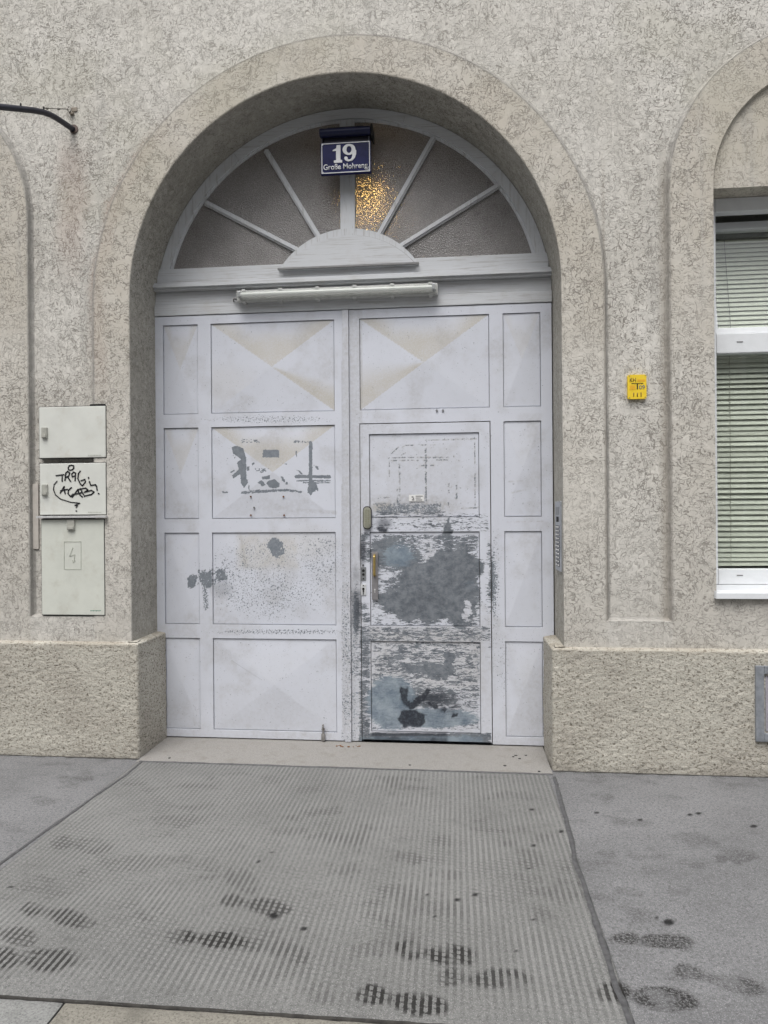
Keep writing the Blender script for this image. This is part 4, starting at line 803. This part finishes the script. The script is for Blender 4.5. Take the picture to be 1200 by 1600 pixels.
b = MB(); b.prism([c3(*p) for p in ((303, 470), (345, 448), (352, 408), (396, 408), (396, 600), (416, 606), (416, 636), (318, 636), (318, 606), (344, 600), (344, 480), (303, 482))], ys-.0025, ys+.0015)
def ringpoly(cx_, cy_, rx, ry, ix, iy, n=28):
    O = [c3(cx_+rx*math.cos(2*math.pi*k/n), cy_+ry*math.sin(2*math.pi*k/n)) for k in range(n+1)]; I = [c3(cx_+ix*math.cos(2*math.pi*k/n), cy_+iy*math.sin(2*math.pi*k/n)) for k in range(n+1)]; return O+I[::-1]
b.prism(ringpoly(497, 472, 76, 71, 30, 46), ys-.0025, ys+.0015)
b.prism([c3(*p) for p in ((572, 470), (582, 490), (582, 530), (568, 580), (535, 618), (490, 628), (455, 612), (440, 588), (444, 566), (466, 560), (480, 574), (482, 596), (505, 604), (524, 590), (534, 560), (536, 500))], ys-.0024, ys+.0016)
b.build('number', M_WHITE, sg)
x0, z0 = c3(192, 738); x1, _ = c3(728, 738); text('Große Mohreng.', x0, ys-.0002, z0-.004, (zB-zA)*.235, M_WHITE, sg, 'street_name', width=x1-x0, bold=.012, depth=.0022)
for p in ((185, 395), (728, 385), (190, 755), (722, 745)): x, z = c3(*p); b = MB(); b.tube([(x, ys-.004, z), (x, ys+.002, z)], .0045, 10); b.build('screw', M_STEEL, sg)
(xC, zC), (xD, zD) = at(498, 211, ys-.03), at(578, 192, ys-.03); rc = (zD-zC)/2; zc = (zC+zD)/2
P = [(xC, ys-.03)]; b = MB(); b.tube([(xC, ys+.01, zc), (xC+.003, ys+.01, zc), (xD-.003, ys+.01, zc), (xD, ys+.01, zc)], [rc*.9, rc, rc, rc*.9], 24); b.box(xC, xD, ys+.01, -.005, zc-.01, zc+rc, .003); b.build('lamp_hood', M_NAVY, sg, True)
b = MB(); b.box(xC+.02, xD-.02, ys+.03, -.006, zB+.004, zc-.012, .003); b.box(xC+.01, xC+.016, ys+.01, -.006, zB-.01, zc, .001); b.box(xD-.016, xD-.01, ys+.01, -.006, zB-.01, zc, .001); b.build('bracket', M_POLE, sg)
b = MB(); b.box(xD+.001, xD+.012, ys-.005, -.006, zC-.005, zD+.012, .002); b.box(xC+.05, xD-.05, -.10, -.006, zD-.02, zD+.02, .003); b.build('side_plate', M_DARK, sg)

# ------------------------------------------------------------------ fluorescent lamp
yl = -.075; (xa, za), (xb, zb_) = at(368.5, 461, yl), at(684, 448.5, yl); tl = empty('tube_lamp', ((xa+xb)/2, yl, za), label='long clear covered fluorescent tube lamp screwed to the white transom', cat='lamp')
zt = (za+zb_)/2; d_ = (zb_-za)/2
def hx(x): return zt+d_*((x-xa)/(xb-xa)*2-1)*.9
def skewbox(x0, x1, y0, y1, h0, h1, mat, name, bev=.006, sm=False):
    b = MB(); b.box(x0, x1, y0, y1, h0, h1, bev); b.V = [(x, y, z+hx(x)) for x, y, z in b.V]; return b.build(name, mat, tl, sm)
skewbox(xa, xb, -.055, -.004, -.040, .034, M_LAMPB, 'housing', .008)
skewbox(xa+.008, xb-.008, -.104, -.0555, -.029, .024, M_COVER, 'cover', .010)
b = MB(); b.tube([(xa+.03, -.084, hx(xa)-.002), (xa+.05, -.084, hx(xa)-.002), (xb-.05, -.084, hx(xb)-.002), (xb-.03, -.084, hx(xb)-.002)], [.010, .0145, .0145, .010], 16); b.build('tube', M_TUBE, tl, True)
for k in range(6):
    x = xa+.05+(xb-xa-.10)*k/5; skewbox(x-.013, x+.013, -.064, -.004, -.050, -.035, M_LAMPB, 'clip', .002); skewbox(x-.013, x+.013, -.064, -.004, .031, .042, M_LAMPB, 'clip', .002)
for x in (xa+.028, xb-.028): skewbox(x-.009, x+.009, -.100, -.060, -.020, .018, M_STEEL, 'end_cap', .003)
b = MB(); b.tube([(xa-.004, -.03, hx(xa)-.012), (xa-.026, -.03, hx(xa)-.012), (xa-.034, -.02, hx(xa)-.012), (xa-.040, .0, hx(xa)-.020)], [.011, .008, .005, .005], 10); b.build('cable_gland', M_GREY, tl, True)

# ------------------------------------------------------------------ meter cabinets
yc = -.407
def cabinet(x0, x1, y0, y1, latch, mat, label, group='meter cabinets set into the wall left of the gate'):
    (xa, za), (xb, zb_) = at(x0, y1, yc), at(x1, y0, yc)
    r = empty('meter_cabinet', ((xa+xb)/2, yc, za), label=label, cat='cabinet', group=group)
    b = MB(); b.box(xa-.004, xb+.004, yc+.006, -.30, za-.004, zb_+.004, .001); b.build('casing', M_DARK, r)
    b = MB(); b.box(xa, xb, yc, yc+.022, za, zb_, .004); d = b.build('door', mat, r)
    lx0, lz0 = at(latch[0], latch[3], yc); lx1, lz1 = at(latch[1], latch[2], yc)
    b = MB(); b.box(lx0, lx1, yc-.012, yc+.002, lz0, lz1, .003); l = b.build('latch', M_LATCH, d); b = MB(); b.box(lx0+.004, lx1-.004, yc-.020, yc-.0125, lz0+.004, lz0+(lz1-lz0)*.35, .002); b.build('latch_grip', M_LATCH, d)
    return r, d
r1, d1 = cabinet(61.5, 164.5, 634, 716, (66, 74.5, 668, 685), M_PLAST, 'white meter cabinet without graffiti, topmost of the three')
r2, d2 = cabinet(62.5, 164.8, 723, 804.5, (66.5, 75, 757, 774.5), M_PLAST, 'white meter cabinet with black graffiti tag, middle of the three')
r3, d3 = cabinet(65.5, 162, 811.5, 960.5, (106, 117.5, 811.5, 828), M_PLAST2, 'tall greenish meter cabinet with lightning mark, lowest of the three')
for d, py in ((d1, 711.5), (d2, 800.5)):
    b = MB()
    for k in range(9): xa, za = at(138+k*2.35, py, yc); b.box(xa, xa+.0055, yc-.0015, yc+.001, za-.0035, za+.0035, 0)
    b.build('embossed_lettering', M_EMB, d)
b = MB(); c5 = lambda X, Y: at(40+X/4.571, 620+Y/4.571, yc)
def bar2(b, pts, w, y0, y1):
    for (xa, za), (xb, zb_) in zip(pts[:-1], pts[1:]):
        d = np.array([xb-xa, zb_-za]); L = np.linalg.norm(d); d = d/(L+1e-9); nn_ = np.array([-d[1], d[0]])*w; A = np.array([xa, za])-d*w*.6; B = np.array([xb, zb_])+d*w*.6
        b.prism([tuple(A+nn_), tuple(B+nn_), tuple(B-nn_), tuple(A-nn_)], y0, y1)
bar2(b, [c5(*p) for p in ((276, 1035), (396, 1035), (396, 1232), (276, 1232), (276, 1035))], .0016, yc-.0018, yc+.001)
bar2(b, [c5(*p) for p in ((338, 1078), (314, 1138), (352, 1128), (344, 1180))], .0022, yc-.0022, yc+.001); bar2(b, [c5(*p) for p in ((334, 1168), (342, 1186), (354, 1170))], .0018, yc-.0020, yc+.001)
b.build('lightning_mark', M_EMB, d3)
b = MB()
for k in range(8): xa, za = at(141.5+k*2.1, 954.3, yc); b.box(xa, xa+.006, yc-.001, yc+.001, za-.003+.002*(k % 2), za+.004, 0)
b.build('green_lettering', M_GREEN, d3)
# graffiti on the middle cabinet
G = [[(305, 508), (312, 493), (328, 488), (344, 494), (345, 508), (335, 520), (318, 525), (307, 518), (305, 508)], [(218, 563), (275, 556)], [(262, 558), (262, 604)], [(282, 598), (288, 545), (302, 532), (316, 545), (308, 566), (284, 578)], [(300, 570), (322, 604)],
     [(352, 565), (334, 572), (330, 552), (344, 538), (358, 545), (354, 600)], [(392, 530), (378, 548), (374, 585), (392, 622), (406, 636), (428, 608), (424, 590), (396, 600)],
     [(450, 575), (452, 583)], [(456, 605), (466, 632), (500, 628), (508, 640), (512, 668)], [(520, 690), (524, 692)],
     [(248, 688), (276, 640), (276, 660), (284, 694)], [(250, 672), (300, 660)], [(328, 648), (306, 668), (304, 692), (322, 712), (340, 694)], [(332, 718), (376, 660), (380, 690), (406, 716)], [(352, 696), (402, 684)],
     [(390, 655), (422, 712)], [(384, 660), (430, 652), (446, 666), (420, 682), (470, 668), (490, 680), (470, 698), (424, 708)],
     [(226, 602), (204, 628), (200, 662), (214, 700), (250, 730), (320, 752), (388, 760), (352, 775), (372, 778), (362, 792)], [(362, 814), (364, 817)]]
b = MB()
for kk, g in enumerate(G): bar2(b, [c5(*p) for p in g], .0043 if kk not in (17,) else .0032, yc-.0022-.0002*(kk % 5), yc-.0006)
gr = b.build('graffiti', M_BLACK, d2); gr['label'] = 'black marker tag reading TR9G ACAB'
# ledge strip between
(xa, za), (xb, zb_) = at(57, 810, yc-.02), at(165.5, 806, yc-.02); b = MB(); b.box(xa, xb, yc-.025, -.36, za+.001, zb_+.002, .002); tag(b.build('drip_strip', mat_plain('strip_metal', (.62, .62, .62), .4, .3)), 'thin white metal drip strip between the graffitied cabinet and the tall cabinet', 'strip')
(xa, za), (xb, zb_) = at(62, 962.5, YP), at(165, 961, YP)

# ------------------------------------------------------------------ yellow hydrant plate
yp = YP-.022; (xa, za), (xb, zb_) = at(981, 623.5, yp), at(1010, 585, yp)
hp = empty('hydrant_plate', ((xa+xb)/2, yp, za), label='small yellow plate with KH 09 111 on the pier right of the gate', cat='sign')
b = MB(); b.prism(rr_outline(xa, xb, za, zb_, .010), yp, YP-.001); b.build('plate', M_YEL, hp)
W_, H_ = xb-xa, zb_-za; q = lambda X, Y: (xa+(X-355)/510*W_, zb_-(Y-245)/665*H_)
b = MB(); x0, z0 = q(455, 497); x1, z1 = q(780, 480); b.box(x0, x1, yp-.0012, yp+.0005, z0, z1, 0); x0, z0 = q(600, 650); x1, z1 = q(632, 498); b.box(x0, x1, yp-.0012, yp+.0005, z0, z1-.0005, 0)
b.build('symbol', M_BLACK, hp)
for s, X0, X1, Y0, Y1, mt in (('KH', 412, 578, 332, 445, M_BR), ('09', 660, 822, 535, 650, M_GREY), ('111', 505, 728, 740, 855, M_BR)):
    x0, z0 = q(X0, Y1); x1, z1 = q(X1, Y0); text(s, x0, yp-.0002, z0, z1-z0, mt, hp, 'lettering', width=x1-x0, bold=.008, depth=.001)
b = MB()
for X0, X1, Y0, Y1 in ((620, 835, 378, 445), (405, 570, 535, 660)): x0, z0 = q(X0, Y1); x1, z1 = q(X1, Y0); b.box(x0, x1, yp-.0008, yp+.0005, z0, z1, 0)
b.build('orange_patch', M_ORG, hp)
for X, Y in ((405, 280), (832, 272), (402, 872), (825, 868)): x, z = q(X, Y); b = MB(); b.tube([(x, yp-.002, z), (x, yp+.001, z)], .003, 8); b.build('screw', M_GREY, hp)

# ------------------------------------------------------------------ intercom on the right jamb
def jamb(px, py):    # point on the plane x = gr-.006
    X = GO[0]+GO[2]-.006; d = ROT.T @ np.array([(px-600)/FPX, (py-800)/FPX, 1.0]); t = (X-CAM[0])/d[0]; p = CAM+d*t; return p[1], p[2]
ic_ = empty('intercom', (2.732, -.2, 1.2), label='steel intercom panel with eleven rows of black framed buttons on the right jamb', cat='intercom')
(y1, z1), (y0, z0) = (-.10, 1.665), (-.335, 1.185); yy0, yy1 = -.345, -.115
z1 = jamb(875, 783)[1]; z0 = jamb(876, 893)[1]; xj_ = GO[0]+GO[2]
b = MB(); b.box(xj_-.010, xj_+.002, yy0, yy1, z0, z1, .003); b.build('face_plate', mat_plain('intercom_steel', (.42, .44, .47), .4, .5), ic_)
b = MB(); zt_ = jamb(875, 791)[1]; b.box(xj_-.0125, xj_-.0095, yy0+.045, yy1-.045, zt_-.055, zt_-.004, .001); b.build('speaker_grille', mat_plain('grille', (.25, .26, .27), .5, .4), ic_)
b = MB(); b.box(xj_-.013, xj_-.0095, yy0+.07, yy1-.07, zt_-.100, zt_-.066, .001); b.build('camera_window', M_DARK, ic_)
zr = jamb(876, 821)[1]; ze = jamb(876, 887)[1]; hh = (zr-ze)/11
for r_ in range(11):
    for s in range(2):
        ya = yy0+.040+s*.077; zz = zr-hh*(r_+1); b = MB(); b.box(xj_-.0125, xj_-.0095, ya, ya+.073, zz+.003, zz+hh-.002, .0005); bu = b.build('button', M_BLACK, ic_)
        b = MB(); b.box(xj_-.0150, xj_-.0120, ya+.014, ya+.060, zz+.008, zz+hh-.007, .0005); b.build('name_label', M_LABEL, bu)

# ------------------------------------------------------------------ bent pole with wire, wall hook
pl = empty('bent_pole', at(113, 201, YP)[:1]+(YP, at(113, 201, YP)[1]), label='dark bent metal pole reaching out of the wall at the upper left', cat='pole')
P = []
for px, py, y in ((116, 203, YP+.01), (108, 198, YP-.04), (98, 191, YP-.10), (88, 184.5, YP-.16), (78, 179, YP-.22), (66, 175, YP-.28), (52, 172.5, YP-.34), (30, 170, YP-.42), (0, 167, YP-.52), (-40, 163, YP-.64), (-120, 157, YP-.85)):
    x, z = at(px, py, y); P.append((x, y, z))
b = MB(); b.tube(P, .0185, 18); b.build('tube', M_POLE, pl, True)
b = MB(); b.tube([(P[0][0]+.004, YP-.006, P[0][2]-.002), (P[0][0]+.004, YP+.006, P[0][2]-.002)], .030, 20); b.build('wall_collar', mat_plain('collar_metal', (.12, .09, .08), .6, .5), pl, True)
for k in (5, 7):
    b = MB(); p = P[k]; b.tube([(p[0]+.01, p[1], p[2]+.014), (p[0]+.010, p[1], p[2]+.032)], .005, 8); b.build('eyelet', M_DARK, pl, True)
hk = empty('wall_hook', at(118, 173, YP)[:1]+(YP, at(118, 173, YP)[1]), label='small rusty hook plate with guy wire above the bent pole', cat='hook')
x, z = at(117, 172, YP); b = MB(); b.box(x-.022, x+.018, YP-.006, YP+.002, z-.012, z+.016, .002); b.box(x-.030, x-.004, YP-.018, YP+.002, z-.034, z-.020, .003); b.build('plate', mat_plain('rusty_plate', (.26, .23, .19), .8, .3, dirt=(.13, .07, .04), da=.8), hk)
b = MB(); ring_ = [(x-.028+.012*math.cos(t*math.pi/8), YP-.020, z-.004+.018*math.sin(t*math.pi/8)) for t in range(17)]; b.tube(ring_, .0032, 8, False); b.build('ring', M_WIRE, hk, True)
q0 = (x-.036, YP-.022, z-.004); p = P[5]; q1 = (p[0]+.01, p[1], p[2]+.024); b = MB(); b.tube([q0, tuple((np.array(q0)+np.array(q1))/2), q1], .0028, 8)
for t in (.38, .85): c_ = np.array(q0)*(1-t)+np.array(q1)*t; b.tube([tuple(c_+[-.012, 0, 0]), tuple(c_+[-.004, -.004, -.004]), tuple(c_+[.008, .004, .003])], [.004, .009, .004], 8)
b.build('wire', M_WIRE, hk, True)

# ------------------------------------------------------------------ window on the right
wn = empty('window', (4.335, -.2, WZ0), label='white window with lowered pale green blinds and tilted upper sash', cat='window')
yw = -.235
# frame
fx0, fx1 = WX0+.002, WX1-.002; zs0 = at(1130, 913, yw)[1]; zl0 = at(1130, 889, yw)[1]; zl1 = at(1130, 552, yw)[1]; zu0 = at(1130, 521.5, yw)[1]; ztr = at(1130, 331, yw)[1]
xf = at(1122, 600, yw)[0]; fw_ = .038
b = MB(); b.box(fx0, fx0+.068, yw, yw+.07, zs0, WZ1-.002, .004); b.build('frame_stile', M_PVC, wn); b = MB(); b.box(fx1-.068, fx1, yw, yw+.07, zs0, WZ1-.002, .004); b.build('frame_stile', M_PVC, wn)
b = MB(); b.box(fx0+.0685, fx1-.0685, yw, yw+.07, ztr, WZ1-.002, .004); b.build('head_rail', M_PVC, wn)
b = MB(); b.box(fx0+.0685, fx1-.0685, yw-.003, yw+.07, zl1, zu0, .004); b.build('transom', M_PVC, wn)
b = MB(); b.box(fx0+.0685, fx1-.0685, yw-.003, yw+.07, zs0, zl0, .004); b.build('bottom_rail', M_PVC, wn)
b = MB(); b.prism([(fx0-.004, 0)]*0+[(WX0+.003, WZ0-.0), (WX1-.003, WZ0), (WX1-.003, zs0-.002), (WX0+.003, zs0-.002)], yw-.02, yw+.06); b.build('sill_upstand', M_PVC, wn)
b = MB(); b.box(WX0-.010, WX1+.010, YF-.030, yw-.0205, WZ0-.004, WZ0+.012, .002); b.box(WX0-.010, WX1+.010, YF-.034, YF-.0305, WZ0-.022, WZ0+.012, .001); b.build('window_sill', M_PVC, wn)
b = MB(); b.box(WX0-.014, WX0-.0105, YF-.034, YF+.01, WZ0-.022, WZ0+.024, .001); b.build('sill_end', M_PVC, wn)
for px, py in ((1156, 534), (1156, 899)): x, z = at(px, py, yw-.003); b = MB(); b.box(x-.018, x+.018, yw-.0055, yw-.0025, z-.003, z+.003, 0); b.build('drain_slot', M_GREY, wn)
gx0, gx1 = fx0+.069, fx1-.069
b = MB(); b.box(gx0, gx1, yw+.030, yw+.036, zl0-.004, zl1+.004, 0); b.build('pane', M_GLASS, wn)
# lower blind: each slat a part, sharing one mesh
def slat_mesh(w, d=.024, tilt=38):
    V = []; F = []; n = 5
    for s, x in enumerate((-w/2, w/2)):
        for k in range(n+1):
            t = k/n-.5; a = math.radians(tilt); yy = t*d; zz = .0022*(1-4*t*t); V.append((x, yy*math.cos(a)-zz*math.sin(a), yy*math.sin(a)+zz*math.cos(a)))
    for k in range(n): F.append((k, k+1, n+2+k, n+1+k))
    me = bpy.data.meshes.new('blind_slat'); me.from_pydata(V, [], F); me.polygons.foreach_set('use_smooth', [True]*len(me.polygons)); me.materials.append(M_BLIND); return me
def place(name, me, loc, parent, rot=(0, 0, 0)):
    o = link(name, me, None, parent); o.location = loc; o.rotation_euler = rot; return o
ybl = yw+.10; wsl = gx1-gx0+.06; sm = slat_mesh(wsl, .0405, 63); pitch = .0335
z = zl1+.01; k = 0
while z > zl0+.012:
    low = z < zl0+.10
    sag = 0; ry = 0; dz = 0
    if k % 9 == 4: ry = random.uniform(-.003, .003)
    if low and z < zl0+.075: ry = -.014*(1-(z-zl0)/.075); dz = .004
    place('blind_slat', sm, ((gx0+gx1)/2, ybl+random.uniform(-.001, .001), z+dz), wn, (random.uniform(-.16, .16), ry+random.uniform(-.0012, .0012), 0)); z -= pitch*(random.uniform(.94, 1.06) if not low else .85); k += 1
b = MB(); b.box(gx0-.02, gx1+.02, ybl-.012, ybl+.016, zl1-.012, zl1+.022, .003); b.build('blind_headrail', M_BLIND, wn)
for px in (1141,):
    x, _ = at(px, 700, ybl-.02); b = MB(); b.tube([(x, ybl-.018, zl0+.01), (x+.002, ybl-.018, (zl0+zl1)/2), (x, ybl-.018, zl1)], .0016, 6); b.build('blind_cord', M_LATCH, wn); b = MB(); b.tube([(x+.75, ybl-.018, zl0+.01), (x+.75, ybl-.018, zl1)], .0016, 6); b.build('blind_cord', M_LATCH, wn)
# upper sash, tilted inwards at the top: hinged at its lower edge
sash = empty('tilted_sash', (0, 0, 0)); sash.parent = wn; sash.matrix_parent_inverse = Matrix.Translation(-Vector(wn.location))
th = math.radians(9.5); sh = ztr-zu0-.004
def sput(b, name, mat, smooth=False, tlt=True):
    b.V = [(x, yw+.012+y*math.cos(th)+z*math.sin(th), zu0+.002-y*math.sin(th)+z*math.cos(th)) for x, y, z in b.V]; return b.build(name, mat, sash, smooth)
sx0, sx1 = fx0+.045, fx1-.045
b = MB(); b.box(sx0, sx1, 0, .055, 0, .040, .004); sput(b, 'sash_rail', M_PVC); b = MB(); b.box(sx0, sx1, 0, .055, sh-.05, sh, .004); sput(b, 'sash_rail', M_PVC)
for x0, x1 in ((sx0, sx0+.040), (sx1-.040, sx1)): b = MB(); b.box(x0, x1, 0, .055, .0405, sh-.0505, .004); sput(b, 'sash_stile', M_PVC)
b = MB(); b.box(sx0+.038, sx1-.038, .024, .030, .038, sh-.048, 0); sput(b, 'pane', M_GLASS)
zz = .045; k = 0; me = slat_mesh(sx1-sx0-.07, .036, 70)
while zz < sh-.075:
    y_ = .075; X = (sx0+sx1)/2; o = link('blind_slat', me, None, sash); o.location = (X, yw+.012+y_*math.cos(th)+zz*math.sin(th), zu0+.002-y_*math.sin(th)+zz*math.cos(th)); o.rotation_euler = (-th+random.uniform(-.02, .02), random.uniform(-.0012, .0012), 0); zz += .031
b = MB(); b.box(sx0+.045, sx1-.045, .060, .095, sh-.075, sh-.045, .003); sput(b, 'blind_headrail', M_GREY)
x, _ = at(1141, 450, yw+.08); b = MB(); b.tube([(x, .055, .045), (x, .055, sh-.06)], .0018, 6); sput(b, 'blind_cord', M_GREY)
# stick-on film of frame at the side so the sash gap shows wedge: inner edge of frame
b = MB(); b.box(fx0, fx0+.044, yw+.0705, -.10, zs0, WZ1-.002, .002); b.build('inner_lining', M_PVC, wn)

# ------------------------------------------------------------------ cellar vent
yv = -.445; (xa, z0), (_, z1) = at(1180.5, 1158, yv), at(1180.5, 1040, yv); xb = xa+.62
vt = empty('cellar_shutter', ((xa+xb)/2, yv, z0), label='grey metal framed cellar shutter set into the rough plinth under the window', cat='shutter')
fwd = .048; b = MB(); yq = yv-.012
for q in ((xa, xa+fwd, z0, z1), (xb-fwd, xb, z0, z1), (xa+fwd+.0005, xb-fwd-.0005, z0, z0+fwd), (xa+fwd+.0005, xb-fwd-.0005, z1-fwd, z1)): b.box(q[0], q[1], yq, yv+.03, q[2], q[3], .003)
b.build('frame', M_VENT, vt)
b = MB(); b.box(xa+fwd-.01, xb-fwd+.01, yv+.012, yv+.025, z0+fwd-.01, z1-fwd+.01, .001); b.build('back_board', M_VENT, vt)
x = xa+fwd+.012
while x < xb-fwd-.05: b = MB(); b.box(x, x+.075, yv+.004, yv+.0115, z0+fwd+.012, z1-fwd-.012, .002); b.build('board', M_VENT2, vt); x += .079

# rust and grit where the gate drags
b = MB(); x, y = gnd(548, 1167)
for k in range(14):
    a = x+random.uniform(-.10, .07); c_ = y+random.uniform(-.012, .02); s = random.uniform(.003, .008); b.box(a-s, a+s, c_-s*.7, c_+s*.7, .001, .001+s*.8, .001)
o = b.build('rust_flakes', M_RUST); tag(o, 'brown rust flakes on the threshold under the meeting edge', 'rust', kind='stuff')

# ------------------------------------------------------------------ house row across the street, behind the viewer: seen only in the panes and as the dark side of the street's light
M_OP = mat_plain('across_plaster', (.42, .39, .33), .9, var=.15, sc=2); M_OPG = mat_plain('across_glass', (.03, .035, .04), .1)
ob = empty('building_across', (2, -17, 0), label='four storey cream plaster house row on the far side of the street', cat='building')
b = MB(); b.box(-24, 28, -25, -17, -.11, 13, .05); b.build('wall', M_OP, ob)
fb = None
for zr_ in (1.0, 4.4, 7.6, 10.6):
    for k in range(17):
        x = -22+k*3.0
        if fb is None:
            f_ = MB(); f_.box(-.62, .62, -.06, .06, 0, 1.9, .01); fb = f_.build('window', M_PVC, ob); g_ = MB()
            g_.box(-.53, -.03, .061, .075, .08, 1.82, 0); gb = g_.build('pane', M_OPG, fb); gb2 = gb.copy(); COL.objects.link(gb2); gb2.location = (.56, 0, 0); src = fb
        else:
            src = fb.copy(); COL.objects.link(src); a_ = gb.copy(); b__ = gb2.copy(); COL.objects.link(a_); COL.objects.link(b__); a_.parent = src; b__.parent = src
        src.location = (x, -16.98, zr_)
